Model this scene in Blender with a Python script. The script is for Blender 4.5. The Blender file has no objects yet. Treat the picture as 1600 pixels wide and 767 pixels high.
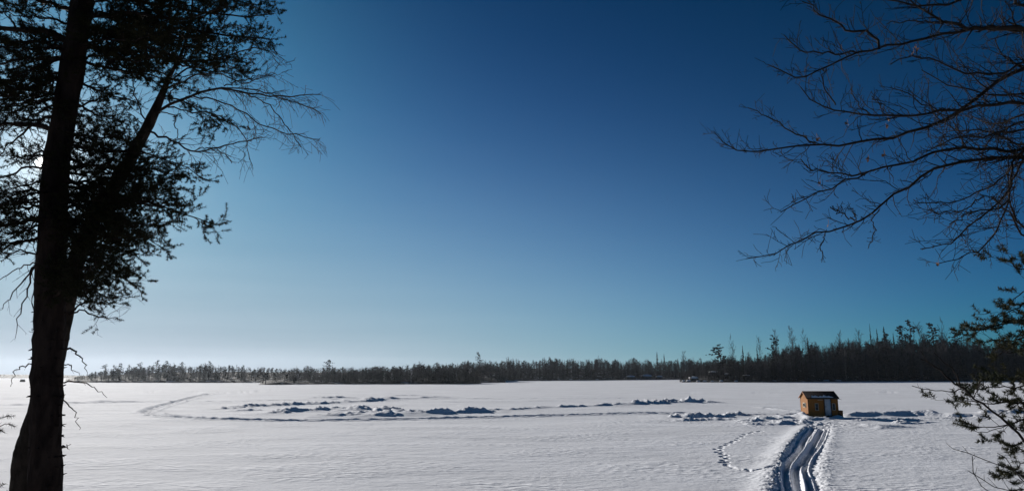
import bpy, math, random
import numpy as np
from mathutils import Vector
R = math.radians
random.seed(7); rng = np.random.default_rng(7)
scene = bpy.context.scene
COL = scene.collection

# ------------------------------------------------------------------ camera, sky, sun, exposure
SKYA = 1.0
F = 1067.0; CAMH = 4.2; HORIZON = 585.0
PITCH = math.atan((HORIZON - 383.5) / F)
cam_d = bpy.data.cameras.new('camera'); cam = bpy.data.objects.new('camera', cam_d); COL.objects.link(cam)
cam_d.sensor_width = 36; cam_d.lens = F / 1600 * 36; cam_d.clip_end = 9000; cam_d.clip_start = 0.05
cam.location = (0, 0, CAMH); cam.rotation_euler = (math.pi / 2 + PITCH, 0, 0)
scene.camera = cam
scene.view_settings.view_transform = 'Standard'; scene.view_settings.look = 'None'
scene.view_settings.exposure = 0.25; scene.view_settings.gamma = 1.0

def ray(px, py):
    xc = (px - 800) / F; yc = -(py - 383.5) / F
    return Vector((xc, math.cos(PITCH) - yc * math.sin(PITCH), math.sin(PITCH) + yc * math.cos(PITCH)))
def at(px, py, Y):                       # the point of the place at distance Y seen in that direction
    d = ray(px, py); return np.array((d.x, d.y, d.z)) * (Y / d.y) + np.array((0, 0, CAMH))
def ground(px, py, z=0.0):
    d = ray(px, py); t = (z - CAMH) / d.z
    return np.array((d.x * t, d.y * t, z))

sd = ray(70, 255).normalized()
SUN_EL = math.asin(sd.z); SUN_AZ = math.atan2(sd.x, sd.y)     # azimuth from +Y towards +X (negative: left)
w = bpy.data.worlds.new('World'); scene.world = w; w.use_nodes = True
nt = w.node_tree; nt.nodes.clear(); N = nt.nodes.new; L = nt.links.new
sky = N('ShaderNodeTexSky'); sky.sky_type = 'NISHITA'; sky.sun_disc = False
sky.sun_elevation = SUN_EL; sky.sun_rotation = SUN_AZ
sky.altitude = 1500; sky.air_density = 1.0; sky.dust_density = 0.2; sky.ozone_density = 8.0
BGS = 0.06
bg = N('ShaderNodeBackground'); bg.inputs['Strength'].default_value = BGS
out = N('ShaderNodeOutputWorld')
def vmath(op, a, b=None, scale=None):
    n = N('ShaderNodeVectorMath'); n.operation = op; L(a, n.inputs[0])
    if b is not None:
        if hasattr(b, 'default_value'): L(b, n.inputs[1])
        else: n.inputs[1].default_value = b
    if scale is not None: 
        if hasattr(scale, 'default_value'): L(scale, n.inputs['Scale'])
        else: n.inputs['Scale'].default_value = scale
    return n.outputs['Value'] if op == 'DOT_PRODUCT' else n.outputs[0]
def fmath(op, a, b):
    n = N('ShaderNodeMath'); n.operation = op
    for k, v in enumerate((a, b)):
        if hasattr(v, 'default_value'): L(v, n.inputs[k])
        else: n.inputs[k].default_value = v
    return n.outputs[0]
def const(col): n = N('ShaderNodeCombineXYZ'); [setattr(n.inputs[k], 'default_value', col[k]) for k in range(3)]; return n.outputs[0]
sx = N('ShaderNodeSeparateXYZ'); L(vmath('SCALE', sky.outputs[0], scale=BGS), sx.inputs[0]); cx = N('ShaderNodeCombineXYZ')
for k_, (g_, t_) in enumerate(zip((2.226, 1.59, 2.226), (0.135, 2.40, 4.70))): L(fmath('MULTIPLY', fmath('POWER', sx.outputs[k_], g_), t_), cx.inputs[k_])
base_sky = cx.outputs[0]
# the aureole round the sun and the bright haze low over the horizon, both real parts of a winter sky
tc = N('ShaderNodeTexCoord'); gen = tc.outputs['Generated']
dt = fmath('MAXIMUM', vmath('DOT_PRODUCT', gen, tuple(sd)), 0.0)
sep = N('ShaderNodeSeparateXYZ'); L(gen, sep.inputs[0]); omz = fmath('SUBTRACT', 1.0, fmath('MAXIMUM', sep.outputs['Z'], 0.0))
def aure(power, amp, col): return vmath('SCALE', const(col), scale=fmath('MULTIPLY', fmath('POWER', dt, power), amp))
low = vmath('SCALE', const((0.93, 1.62, 1.68)), scale=fmath('MULTIPLY', fmath('POWER', omz, 7.31), fmath('ADD', fmath('POWER', dt, 3.14), 0.02)))
tot = vmath('ADD', vmath('ADD', base_sky, aure(20.7, SKYA, (0.05, 0.255, 0.37))), low)
# brightness levels off towards the sun
sy = N('ShaderNodeSeparateXYZ'); L(tot, sy.inputs[0]); cy = N('ShaderNodeCombineXYZ')
for k_, m_ in enumerate((0.449, 0.449, 0.53)): L(fmath('MULTIPLY', fmath('SUBTRACT', 1.0, fmath('EXPONENT', fmath('MULTIPLY', sy.outputs[k_], -1 / m_), 0.0)), m_), cy.inputs[k_])
tot = cy.outputs[0]
tot = vmath('ADD', tot, vmath('ADD', aure(60000, 10.0, (1, .95, .88)), vmath('ADD', aure(700, .5, (1, .97, .92)), aure(90, .16, (1, .95, .95)))))
# faint streaks of thin cloud low in the sky on the sun's side
cm = N('ShaderNodeMapping'); cm.inputs['Scale'].default_value = (1.2, 1.2, 22); cm.inputs['Rotation'].default_value = (0, R(2.0), 0); L(gen, cm.inputs[0])
cn = N('ShaderNodeTexNoise'); cn.inputs['Scale'].default_value = 1.6; cn.inputs['Detail'].default_value = 3; L(cm.outputs[0], cn.inputs[0])
streak = fmath('MULTIPLY', fmath('MULTIPLY', fmath('SUBTRACT', cn.outputs['Fac'], 0.5), fmath('POWER', omz, 9.0)), fmath('MULTIPLY', fmath('POWER', dt, 6.0), 0.22))
tot = vmath('ADD', tot, vmath('SCALE', const((1, 1, 1)), scale=streak))
L(vmath('SCALE', tot, scale=0.85 / BGS), bg.inputs['Color']); L(bg.outputs[0], out.inputs['Surface'])

sun_d = bpy.data.lights.new('sun', 'SUN'); sun_d.energy = 5.0; sun_d.angle = R(0.53); sun_d.color = (1.0, 0.95, 0.89)
sun = bpy.data.objects.new('sun', sun_d); COL.objects.link(sun)
sun.rotation_euler = Vector(sd).to_track_quat('Z', 'Y').to_euler()
HAZE = 0.00005; HAZE_G = 0.60

# ------------------------------------------------------------------ helpers
def mat(name, col, rough=0.9, spec=0.2, var=None, scale=3.0, bump=0.0, bscale=20.0, stretch=(1, 1, 1), detail=4):
    m = bpy.data.materials.new(name); m.use_nodes = True; t = m.node_tree; b = t.nodes['Principled BSDF']
    b.inputs['Base Color'].default_value = (*col, 1); b.inputs['Roughness'].default_value = rough
    b.inputs['Specular IOR Level'].default_value = spec
    c = t.nodes.new('ShaderNodeTexCoord'); mp = t.nodes.new('ShaderNodeMapping'); mp.inputs['Scale'].default_value = stretch
    t.links.new(c.outputs['Object'], mp.inputs['Vector'])
    if var:
        n = t.nodes.new('ShaderNodeTexNoise'); n.inputs['Scale'].default_value = scale; n.inputs['Detail'].default_value = detail
        r = t.nodes.new('ShaderNodeValToRGB'); r.color_ramp.elements[0].color = (*col, 1); r.color_ramp.elements[1].color = (*var, 1)
        r.color_ramp.elements[0].position = 0.35; r.color_ramp.elements[1].position = 0.65
        t.links.new(mp.outputs[0], n.inputs['Vector']); t.links.new(n.outputs['Fac'], r.inputs[0]); t.links.new(r.outputs[0], b.inputs['Base Color'])
    if bump:
        n = t.nodes.new('ShaderNodeTexNoise'); n.inputs['Scale'].default_value = bscale; n.inputs['Detail'].default_value = 6
        bp = t.nodes.new('ShaderNodeBump'); bp.inputs['Strength'].default_value = 0.8; bp.inputs['Distance'].default_value = bump
        t.links.new(mp.outputs[0], n.inputs['Vector']); t.links.new(n.outputs['Fac'], bp.inputs['Height']); t.links.new(bp.outputs[0], b.inputs['Normal'])
    return m

def mesh(name, V, Fs, m, smooth=False):
    """V (n,3); Fs list of (k,3) or (k,4) int arrays, with one material each when m is a list"""
    me = bpy.data.meshes.new(name)
    if not isinstance(Fs, (list, tuple)): Fs = [Fs]
    Fs = [np.asarray(f, np.int32) for f in Fs if len(f)]
    V = np.asarray(V, np.float32)
    sizes = np.concatenate([np.full(len(f), f.shape[1], np.int32) for f in Fs]) if Fs else np.zeros(0, np.int32)
    loops = np.concatenate([f.ravel() for f in Fs]) if Fs else np.zeros(0, np.int32)
    me.vertices.add(len(V)); me.vertices.foreach_set('co', V.ravel())
    me.loops.add(len(loops)); me.loops.foreach_set('vertex_index', loops)
    me.polygons.add(len(sizes)); st = np.zeros(len(sizes), np.int32); st[1:] = np.cumsum(sizes)[:-1]
    me.polygons.foreach_set('loop_start', st)
    me.materials.append(m); me.update(calc_edges=True)
    if smooth: me.polygons.foreach_set('use_smooth', np.ones(len(sizes), bool))
    return me

def link(name, me, parent=None, **kw):
    o = bpy.data.objects.new(name, me); COL.objects.link(o)
    if parent is not None: o.parent = parent
    for k, v in kw.items():
        if v: o[k] = v
    return o
def empty(name, loc, label, category, group=None, rz=0.0):
    o = link(name, None, None, label=label, category=category, group=group)
    o.location = loc; o.rotation_euler = (0, 0, rz); o.empty_display_size = 0.2
    return o

class Tubes:
    def __init__(s): s.g = {}
    def add(s, pts, rad, k=4):
        pts = np.asarray(pts, float); n = len(pts)
        rad = np.linspace(rad[0], rad[1], n) if len(rad) == 2 and n != 2 else np.asarray(rad, float)
        s.g.setdefault((n, k), []).append((pts, rad))
    def geo(s):
        Vs, Fq, Ft, off = [], [], [], 0
        for (n, k), lst in s.g.items():
            P = np.stack([a for a, _ in lst]); Rr = np.stack([b for _, b in lst]); m = len(lst)
            T = np.gradient(P, axis=1); T /= np.linalg.norm(T, axis=2, keepdims=True) + 1e-9
            mean = P[:, -1] - P[:, 0]; ref = np.where(np.abs(mean[:, 2:3]) > 0.8 * np.linalg.norm(mean, axis=1, keepdims=True), [[1., 0, 0]], [[0., 0, 1.]])
            A = np.cross(T, ref[:, None, :]); A /= np.linalg.norm(A, axis=2, keepdims=True) + 1e-9
            B = np.cross(T, A)
            th = np.arange(k) * 2 * np.pi / k
            ring = P[:, :, None, :] + Rr[:, :, None, None] * (np.cos(th)[None, None, :, None] * A[:, :, None, :] + np.sin(th)[None, None, :, None] * B[:, :, None, :])
            Vs.append(ring.reshape(-1, 3))
            i = np.arange(m)[:, None, None] * n * k + np.arange(n - 1)[None, :, None] * k; j = np.arange(k)[None, None, :]; j2 = (j + 1) % k
            Fq.append((np.stack([i + j, i + j2, i + k + j2, i + k + j], -1).reshape(-1, 4)) + off)
            off += m * n * k
        if not Vs: return np.zeros((0, 3)), np.zeros((0, 4), int)
        return np.concatenate(Vs), np.concatenate(Fq)
    def mesh(s, name, m, origin=(0, 0, 0), smooth=True):
        V, Q = s.geo(); return mesh(name, V - np.asarray(origin), Q, m, smooth)

def needles(S, n, ln, wd, rg, spread=1.3):
    """S (k,2,3) shoots; n needles each -> thin triangles"""
    S = np.asarray(S, float); k = len(S)
    if k == 0: return np.zeros((0, 3)), np.zeros((0, 3), int)
    ax = S[:, 1] - S[:, 0]; al = np.linalg.norm(ax, axis=1, keepdims=True) + 1e-9; ax = ax / al
    t = rg.random((k, n, 1)) ** 0.8; base = S[:, None, 0] + t * (S[:, 1] - S[:, 0])[:, None]
    rd = rg.normal(size=(k, n, 3)); rd -= (rd * ax[:, None]).sum(-1, keepdims=True) * ax[:, None]
    rd /= np.linalg.norm(rd, axis=2, keepdims=True) + 1e-9
    d = ax[:, None] * (0.25 + 0.55 * t) + rd * spread; d /= np.linalg.norm(d, axis=2, keepdims=True)
    side = np.cross(d, rg.normal(size=(k, n, 3))); side /= np.linalg.norm(side, axis=2, keepdims=True) + 1e-9
    l = ln * rg.uniform(0.7, 1.15, (k, n, 1))
    V = np.stack([base - side * wd / 2, base + side * wd / 2, base + d * l], 2).reshape(-1, 3)
    return V, np.arange(k * n * 3).reshape(-1, 3)

def spline(pts, n):
    p = np.asarray(pts, float)
    if len(p) < 3: return np.linspace(p[0], p[-1], n)
    e = np.concatenate([[2 * p[0] - p[1]], p, [2 * p[-1] - p[-2]]]); seg = np.linalg.norm(np.diff(p, axis=0), axis=1); u = np.concatenate([[0], np.cumsum(seg)]); u /= u[-1]
    o = []
    for t in np.linspace(0, 1, n):
        i = min(max(np.searchsorted(u, t, 'right') - 1, 0), len(p) - 2); f = (t - u[i]) / (u[i + 1] - u[i])
        a, b, c, d = e[i], e[i + 1], e[i + 2], e[i + 3]
        o.append(0.5 * ((2 * b) + (c - a) * f + (2 * a - 5 * b + 4 * c - d) * f * f + (3 * b - a - 3 * c + d) * f ** 3))
    return np.array(o)
def unit(v): return v / (np.linalg.norm(v) + 1e-9)

# lattice noise in numpy
def _h(i, j, s):
    n = (i.astype(np.int64) * 374761393 + j.astype(np.int64) * 668265263 + s * 1442695041) & 0x7fffffff
    n = ((n ^ (n >> 13)) * 1274126177) & 0x7fffffff; n = n ^ (n >> 16)
    return (n & 0xffff) / 65535.0
def vn(x, y, s=0):
    i = np.floor(x); j = np.floor(y); fx = x - i; fy = y - j; fx = fx * fx * (3 - 2 * fx); fy = fy * fy * (3 - 2 * fy)
    a = _h(i, j, s); b = _h(i + 1, j, s); c = _h(i, j + 1, s); d = _h(i + 1, j + 1, s)
    return (a + (b - a) * fx) + ((c + (d - c) * fx) - (a + (b - a) * fx)) * fy - 0.5
def fbm(x, y, s=0, o=4, g=0.5):
    r = 0; a = 1
    for k in range(o): r = r + a * vn(x, y, s + k * 17); x = x * 2.03 + 5.1; y = y * 2.03 + 1.7; a *= g
    return r

# ------------------------------------------------------------------ materials
def snow_material(name, tint=(0.82, 0.84, 0.89)):
    m = bpy.data.materials.new(name); m.use_nodes = True; t = m.node_tree; b = t.nodes['Principled BSDF']; n = t.nodes.new
    b.inputs['Roughness'].default_value = 0.95; b.inputs['Specular IOR Level'].default_value = 0.30
    c = n('ShaderNodeTexCoord')
    mp = n('ShaderNodeMapping'); mp.inputs['Scale'].default_value = (0.8, 1.3, 1); mp.inputs['Rotation'].default_value = (0, 0, R(12)); t.links.new(c.outputs['Object'], mp.inputs[0])
    nz = n('ShaderNodeTexNoise'); nz.inputs['Scale'].default_value = 0.12; nz.inputs['Detail'].default_value = 6; t.links.new(mp.outputs[0], nz.inputs[0])
    r = n('ShaderNodeValToRGB'); r.color_ramp.elements[0].color = (*[v * 0.88 for v in tint], 1); r.color_ramp.elements[1].color = (*tint, 1)
    r.color_ramp.elements[0].position = 0.3; r.color_ramp.elements[1].position = 0.7
    t.links.new(nz.outputs['Fac'], r.inputs[0]); t.links.new(r.outputs[0], b.inputs['Base Color'])
    a = n('ShaderNodeTexNoise'); a.inputs['Scale'].default_value = 4.5; a.inputs['Detail'].default_value = 8; a.inputs['Roughness'].default_value = 0.65; t.links.new(mp.outputs[0], a.inputs[0])
    k = n('ShaderNodeBump'); k.inputs['Strength'].default_value = 0.75; k.inputs['Distance'].default_value = 0.05; t.links.new(a.outputs['Fac'], k.inputs['Height'])
    # patches of small wind-chipped crust
    c1 = n('ShaderNodeTexNoise'); c1.inputs['Scale'].default_value = 0.16; c1.inputs['Detail'].default_value = 4; t.links.new(mp.outputs[0], c1.inputs[0])
    c2 = n('ShaderNodeValToRGB'); c2.color_ramp.elements[0].position = .46; c2.color_ramp.elements[1].position = .60; t.links.new(c1.outputs['Fac'], c2.inputs[0])
    mp2 = n('ShaderNodeMapping'); mp2.inputs['Scale'].default_value = (1.6, 3.4, 1); mp2.inputs['Rotation'].default_value = (0, 0, R(12)); t.links.new(c.outputs['Object'], mp2.inputs[0])
    c3 = n('ShaderNodeTexVoronoi'); c3.inputs['Scale'].default_value = 1.5; t.links.new(mp2.outputs[0], c3.inputs['Vector'])
    c4 = n('ShaderNodeMath'); c4.operation = 'MULTIPLY'; t.links.new(c3.outputs['Distance'], c4.inputs[0]); t.links.new(c2.outputs[0], c4.inputs[1])
    k2 = n('ShaderNodeBump'); k2.inputs['Strength'].default_value = 0.6; k2.inputs['Distance'].default_value = 0.10; t.links.new(c4.outputs[0], k2.inputs['Height']); t.links.new(k.outputs[0], k2.inputs['Normal'])
    t.links.new(k2.outputs[0], b.inputs['Normal'])
    return m
M_SNOW = snow_material('snow')
M_LANDSNOW = mat('brushy_shaded_snow', (0.03, 0.028, 0.026), 0.9, 0.1, (0.5, 0.52, 0.55), 0.22, 0.1, 2.0)  # dark tone is brush plus the wood's shade, put into the ground colour
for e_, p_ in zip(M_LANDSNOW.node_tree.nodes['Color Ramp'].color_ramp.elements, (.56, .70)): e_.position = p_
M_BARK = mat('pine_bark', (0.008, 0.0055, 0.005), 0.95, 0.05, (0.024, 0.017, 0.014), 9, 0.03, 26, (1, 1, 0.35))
M_BARK2 = mat('scaly_bark', (0.010, 0.008, 0.0065), 0.95, 0.05, (0.035, 0.027, 0.022), 8, 0.03, 30, (1, 1, 0.5))
M_TWIG = mat('dark_twig', (0.02, 0.014, 0.012), 0.9, 0.15, (0.04, 0.028, 0.022), 14)
M_BARE = mat('bare_branch_bark', (0.007, 0.005, 0.004), 0.85, 0.12, (0.024, 0.018, 0.015), 5, 0.004, 60)
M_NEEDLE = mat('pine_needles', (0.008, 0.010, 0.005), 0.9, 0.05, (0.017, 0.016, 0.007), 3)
M_NEEDLE2 = mat('lit_pine_needles', (0.02, 0.026, 0.012), 0.8, 0.15, (0.05, 0.046, 0.02), 3)
M_LEAF = mat('dead_leaf', (0.11, 0.05, 0.025), 0.8, 0.2, (0.16, 0.08, 0.04), 40)
M_SPRUCE = mat('spruce_needles', (0.010, 0.014, 0.012), 0.95, 0.05, (0.02, 0.022, 0.016), 0.5)
M_FARBARK = mat('far_bark', (0.024, 0.023, 0.026), 0.95, 0.05, (0.065, 0.06, 0.062), 0.4)
M_FROST = mat('frosted_twigs', (0.22, 0.21, 0.22), 0.9, 0.1, (0.36, 0.35, 0.36), 0.4)
M_PALE = mat('pale_birch_bark', (0.26, 0.24, 0.22), 0.8, 0.2, (0.10, 0.09, 0.08), 1.5)
M_ROCK = mat('shore_rock', (0.06, 0.055, 0.05), 0.9, 0.2, (0.14, 0.12, 0.11), 1.2, 0.05, 4)
M_CAP = mat('cap_snow', (0.82, 0.83, 0.86), 0.7, 0.2, (0.76, 0.77, 0.8), 3, 0.02, 9)

# ------------------------------------------------------------------ the snow sheet: lake and bank
def shore_line(x): return 16.5 + 2.2 * np.sin(x * 0.11 + 1) + 0.8 * np.sin(x * 0.37)
def pl(pxs): return np.array([ground(a, b)[:2] for a, b in pxs])

def near(X, Y, P, w):
    m = (X > P[:, 0].min() - w) & (X < P[:, 0].max() + w) & (Y > P[:, 1].min() - w) & (Y < P[:, 1].max() + w)
    return np.nonzero(m)[0]
def seg_dist(x, y, P):
    """distance, signed side, arclength to the polyline"""
    best = np.full(len(x), 1e9); side = np.zeros(len(x)); s = np.zeros(len(x)); acc = 0
    for a, b in zip(P[:-1], P[1:]):
        d = b - a; l = np.hypot(*d); t = np.clip(((x - a[0]) * d[0] + (y - a[1]) * d[1]) / l ** 2, 0, 1)
        qx = x - (a[0] + t * d[0]); qy = y - (a[1] + t * d[1]); dd = np.hypot(qx, qy); k = dd < best
        best[k] = dd[k]; side[k] = np.sign(d[0] * (y - a[1]) - d[1] * (x - a[0]))[k]; s[k] = (acc + t * l)[k]; acc += l
    return best, side, s, acc
def smooth_pl(pxs, n=60): return spline(pl(pxs), n)

BERMS = [  # pixels of the ridge's foot, half width m, height m, lumpiness
    ([(362,639),(394,636),(466,632),(528,629),(590,626),(616,623)], 1.3, 0.34, 0.7),
    ([(575,626),(590,625),(616,624)], 1.5, 0.40, 0.6),
    ([(378,642),(397,642)], 1.2, 0.26, 0.5),
    ([(434,646),(450,644),(480,643),(528,641)], 1.3, 0.42, 0.6),
    ([(512,650),(556,650)], 1.3, 0.38, 0.5), ([(545,643),(562,641),(606,643),(625,646)], 1.3, 0.55, 0.7),
    ([(587,650),(619,650)], 1.2, 0.45, 0.5), ([(560,645),(600,646)], 1.2, 0.3, 0.7),
    ([(634,648),(700,646),(757,644)], 1.3, 0.5, 0.55),
    ([(494,622),(512,622),(547,622)], 1.6, 0.42, 0.7), ([(619,618),(647,618)], 1.8, 0.26, 0.6), ([(650,622),(700,621)], 1.8, 0.32, 0.6),
    ([(757,642),(806,640),(862,637),(937,634),(997,631)], 1.0, 0.27, 0.6),
    ([(990,632),(1050,630),(1095,628)], 1.4, 0.55, 0.75), ([(1104,629),(1119,629)], 1.2, 0.35, 0.3),
    ([(1046,652),(1070,653),(1110,652),(1130,651)], 1.2, 0.40, 0.6), ([(1060,657),(1100,657),(1140,656)], 1.4, 0.22, 0.6), ([(1130,649),(1160,649)], 1.0, 0.3, 0.7),
    ([(1162,662),(1173,659),(1190,657),(1212,655),(1240,653)], 1.1, 0.33, 0.5), ([(1180,664),(1225,662),(1242,660)], 1.1, 0.22, 0.7),
    ([(1172,635),(1200,637),(1252,643)], 1.1, 0.17, 0.2),
    ([(144,628),(170,627),(202,628)], 1.7, 0.30, 0.3), ([(99,629),(125,629)], 1.4, 0.28, 0.3), ([(0,633),(50,632)], 1.0, 0.13, 0.5),
    ([(1322,650),(1345,649),(1362,649),(1390,649),(1418,648),(1450,649)], 1.0, 0.62, 0.18), ([(1440,649),(1474,650),(1530,652)], 1.1, 0.5, 0.2),
    ([(1342,666),(1375,668),(1408,667)], 1.1, 0.32, 0.2), ([(1405,662),(1435,661)], 0.8, 0.22, 0.6), ([(1330,658),(1380,657),(1450,656)], 0.9, 0.16, 0.9),
    ([(1545,645),(1575,645),(1640,646)], 1.4, 0.6, 0.3),
    ([(1252,651),(1264,656),(1274,656)], 0.6, 0.38, 0.3), ([(1245,653),(1254,652)], 0.9, 0.35, 0.3), ([(1275,655),(1290,656)], 0.7, 0.42, 0.2),
    ([(1302,654),(1316,653)], 0.7, 0.33, 0.3), ([(1225,660),(1245,661),(1262,663)], 1.0, 0.2, 0.7),
    ([(818,608),(833,608)], 2.2, 0.22, 0.5), ([(730,623),(745,622)], 1.4, 0.1, 0.6),
]
GROOVES = [  # packed tracks: pixels, half width m, depth m, raised lip m
    ([(325,616),(300,621),(287,625),(256,633),(236,640),(231,644),(247,649),(278,652),(340,655),(450,657),(544,656),(600,655),(750,652),(862,649),(975,646),(1070,645)], 0.75, 0.15, 0.13),
    ([(0,633),(150,629),(330,627),(575,624),(760,623),(980,622),(1100,627)], 0.6, 0.12, 0.09),
    ([(100,610),(330,613),(400,611),(445,606)], 1.0, 0.13, 0.11), ([(210,608),(325,612)], 0.8, 0.08, 0.04),
    ([(325,616),(360,613),(400,611)], 1.2, 0.10, 0.1),
    ([(850,616),(1100,614),(1240,613),(1320,612.5),(1500,612)], 0.8, 0.06, 0.05),
    ([(1100,650),(1180,647),(1250,646)], 0.7, 0.10, 0.08),
    ([(1330,654),(1430,653),(1540,655)], 0.8, 0.08, 0.08),
    ([(700,628),(900,626),(1000,625)], 0.7, 0.05, 0.05),
]
def T(pts): return [(1060 + a / 4.593, 600 + b / 4.593) for a, b in pts]
TRAIL_C = smooth_pl(T([(850,900),(850,767),(850,660),(880,560),(925,470),(975,390),(1005,330),(1015,290)]), 60)
RUT1 = smooth_pl(T([(775,960),(785,767),(770,650),(780,590),(830,520),(880,460),(905,400),(950,340),(965,305)]), 60)
RUT2 = smooth_pl(T([(850,960),(855,767),(840,660),(850,590),(905,530),(960,450),(1000,380),(1030,320)]), 60)
RUT3 = smooth_pl(T([(955,960),(945,767),(925,680),(905,600),(945,520),(1000,450),(1040,380),(1062,320)]), 60)
EDGE_L = smooth_pl(T([(655,960),(670,767),(690,660),(730,540),(800,430),(870,350),(930,305)]), 60)
EDGE_R = smooth_pl(T([(1050,960),(1035,767),(1015,640),(1025,540),(1060,440),(1085,370),(1105,315)]), 60)
STEPS = T([(600,338),(570,341),(540,346),(510,353),(480,364),(455,377),(437,388),(415,402),(397,411),(378,420),(358,428),(338,438),(318,448),(300,458),(276,466),(296,474),(290,487),(308,490),(318,500),(335,508),(322,518),(340,530),(328,542),(342,552),(320,556),(338,570),(356,580),(372,588),(408,598),(430,606),(470,614),(490,612),(515,622),(535,620),(572,621),(598,620),(640,615),(668,611),(688,606)])

def height(X, Y):
    r = np.hypot(X, Y); Z = np.zeros_like(X)
    fade = np.clip(1.2 - r / 900, 0.1, 1)
    Z += 0.10 * fbm(X * 0.035, Y * 0.09, 3, 4) * fade
    # wind-carved ripples running across the view
    u = X * 0.97 + Y * 0.22; v = -X * 0.22 + Y * 0.97
    rip = np.abs(fbm(u * 0.35, v * 1.3, 11, 4, 0.55))
    Z += 0.032 * (0.3 - rip) * np.clip(fbm(X * 0.05, Y * 0.07, 23, 3) + 0.65, 0.1, 1) * np.clip(1.5 - r / 160, 0.15, 1)
    Z += 0.013 * fbm(u * 1.8, v * 4.2, 31, 3, 0.6) * np.clip(1.6 - r / 70, 0, 1)
    for i, (px, wd, h, lump) in enumerate(BERMS):
        P = smooth_pl(px, 14) if len(px) > 2 else pl(px)
        k = near(X, Y, P, wd * 4.2)
        if not len(k): continue
        x, y = X[k], Y[k]; wob = fbm(x * 0.9, y * 0.9, 50 + i, 2) * wd * 0.9
        d, sd_, s, tot = seg_dist(x + wob, y + wob * 0.5, P); tail_ = 0.5 * h * np.exp(-(d / (wd * 1.9)) ** 2) * np.clip(.7 + 1.2 * vn(x * .4, y * .3, 210 + i), .1, 1.4)
        end = np.clip(np.minimum(s, tot - s) / max(0.15 * tot, 0.3), 0, 1) * 0.35 + 0.65
        lum = 1 - lump + lump * np.clip(1.1 + 1.7 * vn(x * 1.1 / wd, y * 0.7, 90 + i), 0.58, 1.9)
        lum *= 1 + 1.0 * lump * fbm(x * 1.9, y * 1.3, 130 + i, 4, 0.65)
        prof = np.exp(-(d / wd) ** 2 * 1.6) if lump < .35 else np.clip(1.25 * np.exp(-(d / wd) ** 4 * 1.2) * np.clip(1.3 - 0.5 * d / wd, 0, 1), 0, 1.1)
        h *= 0.74; Z[k] = np.maximum(Z[k] + tail_, Z[k] * 0.3 + h * lum * prof * end) if lump >= .35 else Z[k] + h * lum * prof * end
    for i, (px, wd, dep, lip) in enumerate(GROOVES):
        P = smooth_pl(px, 50) if len(px) > 2 else pl(px); k = near(X, Y, P, wd * 4)
        if not len(k): continue
        x, y = X[k], Y[k]; d, sd_, s, tot = seg_dist(x, y, P); d = d + 0.25 * wd * fbm(x * 1.1, y * 1.1, 70 + i, 2)
        low = np.exp(-(d / wd) ** 4); rim = np.exp(-((d - wd * 1.5) / (wd * 0.45)) ** 2)
        tread = 0.25 * dep * np.cos(d / wd * 6.0) * low + 1.3 * dep * fbm(x * 2.6, y * 1.8, 190 + i, 3, .7) * low
        Z[k] += -dep * low + lip * rim * (0.7 + 0.9 * fbm(x * 1.4, y * 1.4, 170 + i, 3)) + tread
    # the snowmobile trail to the hut
    k = near(X, Y, TRAIL_C, 4.0); x, y = X[k], Y[k]
    d, sdd, s, tot = seg_dist(x, y, TRAIL_C)
    endf = np.clip((tot - s) / 4, 0.15, 1)
    Z[k] -= 0.08 * np.exp(-(d / 0.95) ** 6) * endf
    for P, wd, h, g in ((EDGE_L, 0.26, 0.17, 0.8), (EDGE_R, 0.20, 0.05, 0.7)):
        d, sg_, s2, _ = seg_dist(x, y, P); out_ = sg_ * (1 if h > .1 else -1) > 0; g = np.where(out_, g * .08, g); d = np.where(out_, d * .36, d) + 0.14 * fbm(x * 2.2, y * 2.2, 300 + int(h * 100), 3) * np.where(out_, .3, 1)
        Z[k] += h * np.exp(-(np.abs(d) / wd) ** 2) * (1 + g * fbm(x * 6.0, y * 4.0, 310, 4, 0.7)) * endf
    for P, wd, h in ((RUT1, 0.13, 0.13), (RUT2, 0.17, 0.16), (RUT3, 0.10, 0.12)):
        d, _, _, _ = seg_dist(x, y, P)
        Z[k] += (-h * np.exp(-(d / wd) ** 4) + 0.6 * h * np.exp(-((d - wd * 1.7) / (wd * .55)) ** 2)) * endf
    Z[k] += 0.07 * fbm(x * 6, y * 4, 320, 4, .65) * np.exp(-(seg_dist(x, y, TRAIL_C)[0] / 1.3) ** 4)
    # churned snow where the trail meets the hut
    c = ground(1283, 662); dd = np.hypot((X - c[0]) / 3.0, (Y - c[1]) / 3.0); k = np.nonzero(dd < 2.2)[0]
    Z[k] += 0.20 * fbm(X[k] * 1.9, Y[k] * 1.9, 330, 4, 0.6) * np.exp(-dd[k] ** 2)
    # footprints
    prev = None
    for i, (a, b) in enumerate(STEPS):
        g = ground(a, b); nx = ground(*STEPS[min(i + 1, len(STEPS) - 1)]); dr = (nx - g)[:2] if i < len(STEPS) - 1 else dr; q = dr / (np.hypot(*dr) + 1e-6)
        off = 0.05 * (1 if i % 2 else -1); gx = g[0] - q[1] * off; gy = g[1] + q[0] * off
        k = np.nonzero((np.abs(X - gx) < 0.8) & (np.abs(Y - gy) < 0.8))[0]
        al = (X[k] - gx) * q[0] + (Y[k] - gy) * q[1]; ac = -(X[k] - gx) * q[1] + (Y[k] - gy) * q[0]
        e = (al / 0.20) ** 2 + (ac / 0.13) ** 2
        Z[k] += -0.17 * np.exp(-e ** 2) + 0.006 * np.exp(-(np.sqrt(e) - 1.7) ** 2 * 5)
    # the bank the photographer stands on
    ys = shore_line(X); t = np.clip((ys - Y) / 15, 0, 1)
    Z += 2.6 * t * t * (3 - 2 * t) + 0.35 * fbm(X * 0.3, Y * 0.3, 400, 3) * np.clip((ys - Y) / 4, 0, 1) * np.clip((r - 1) / 4, 0, 1)
    return Z

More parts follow.
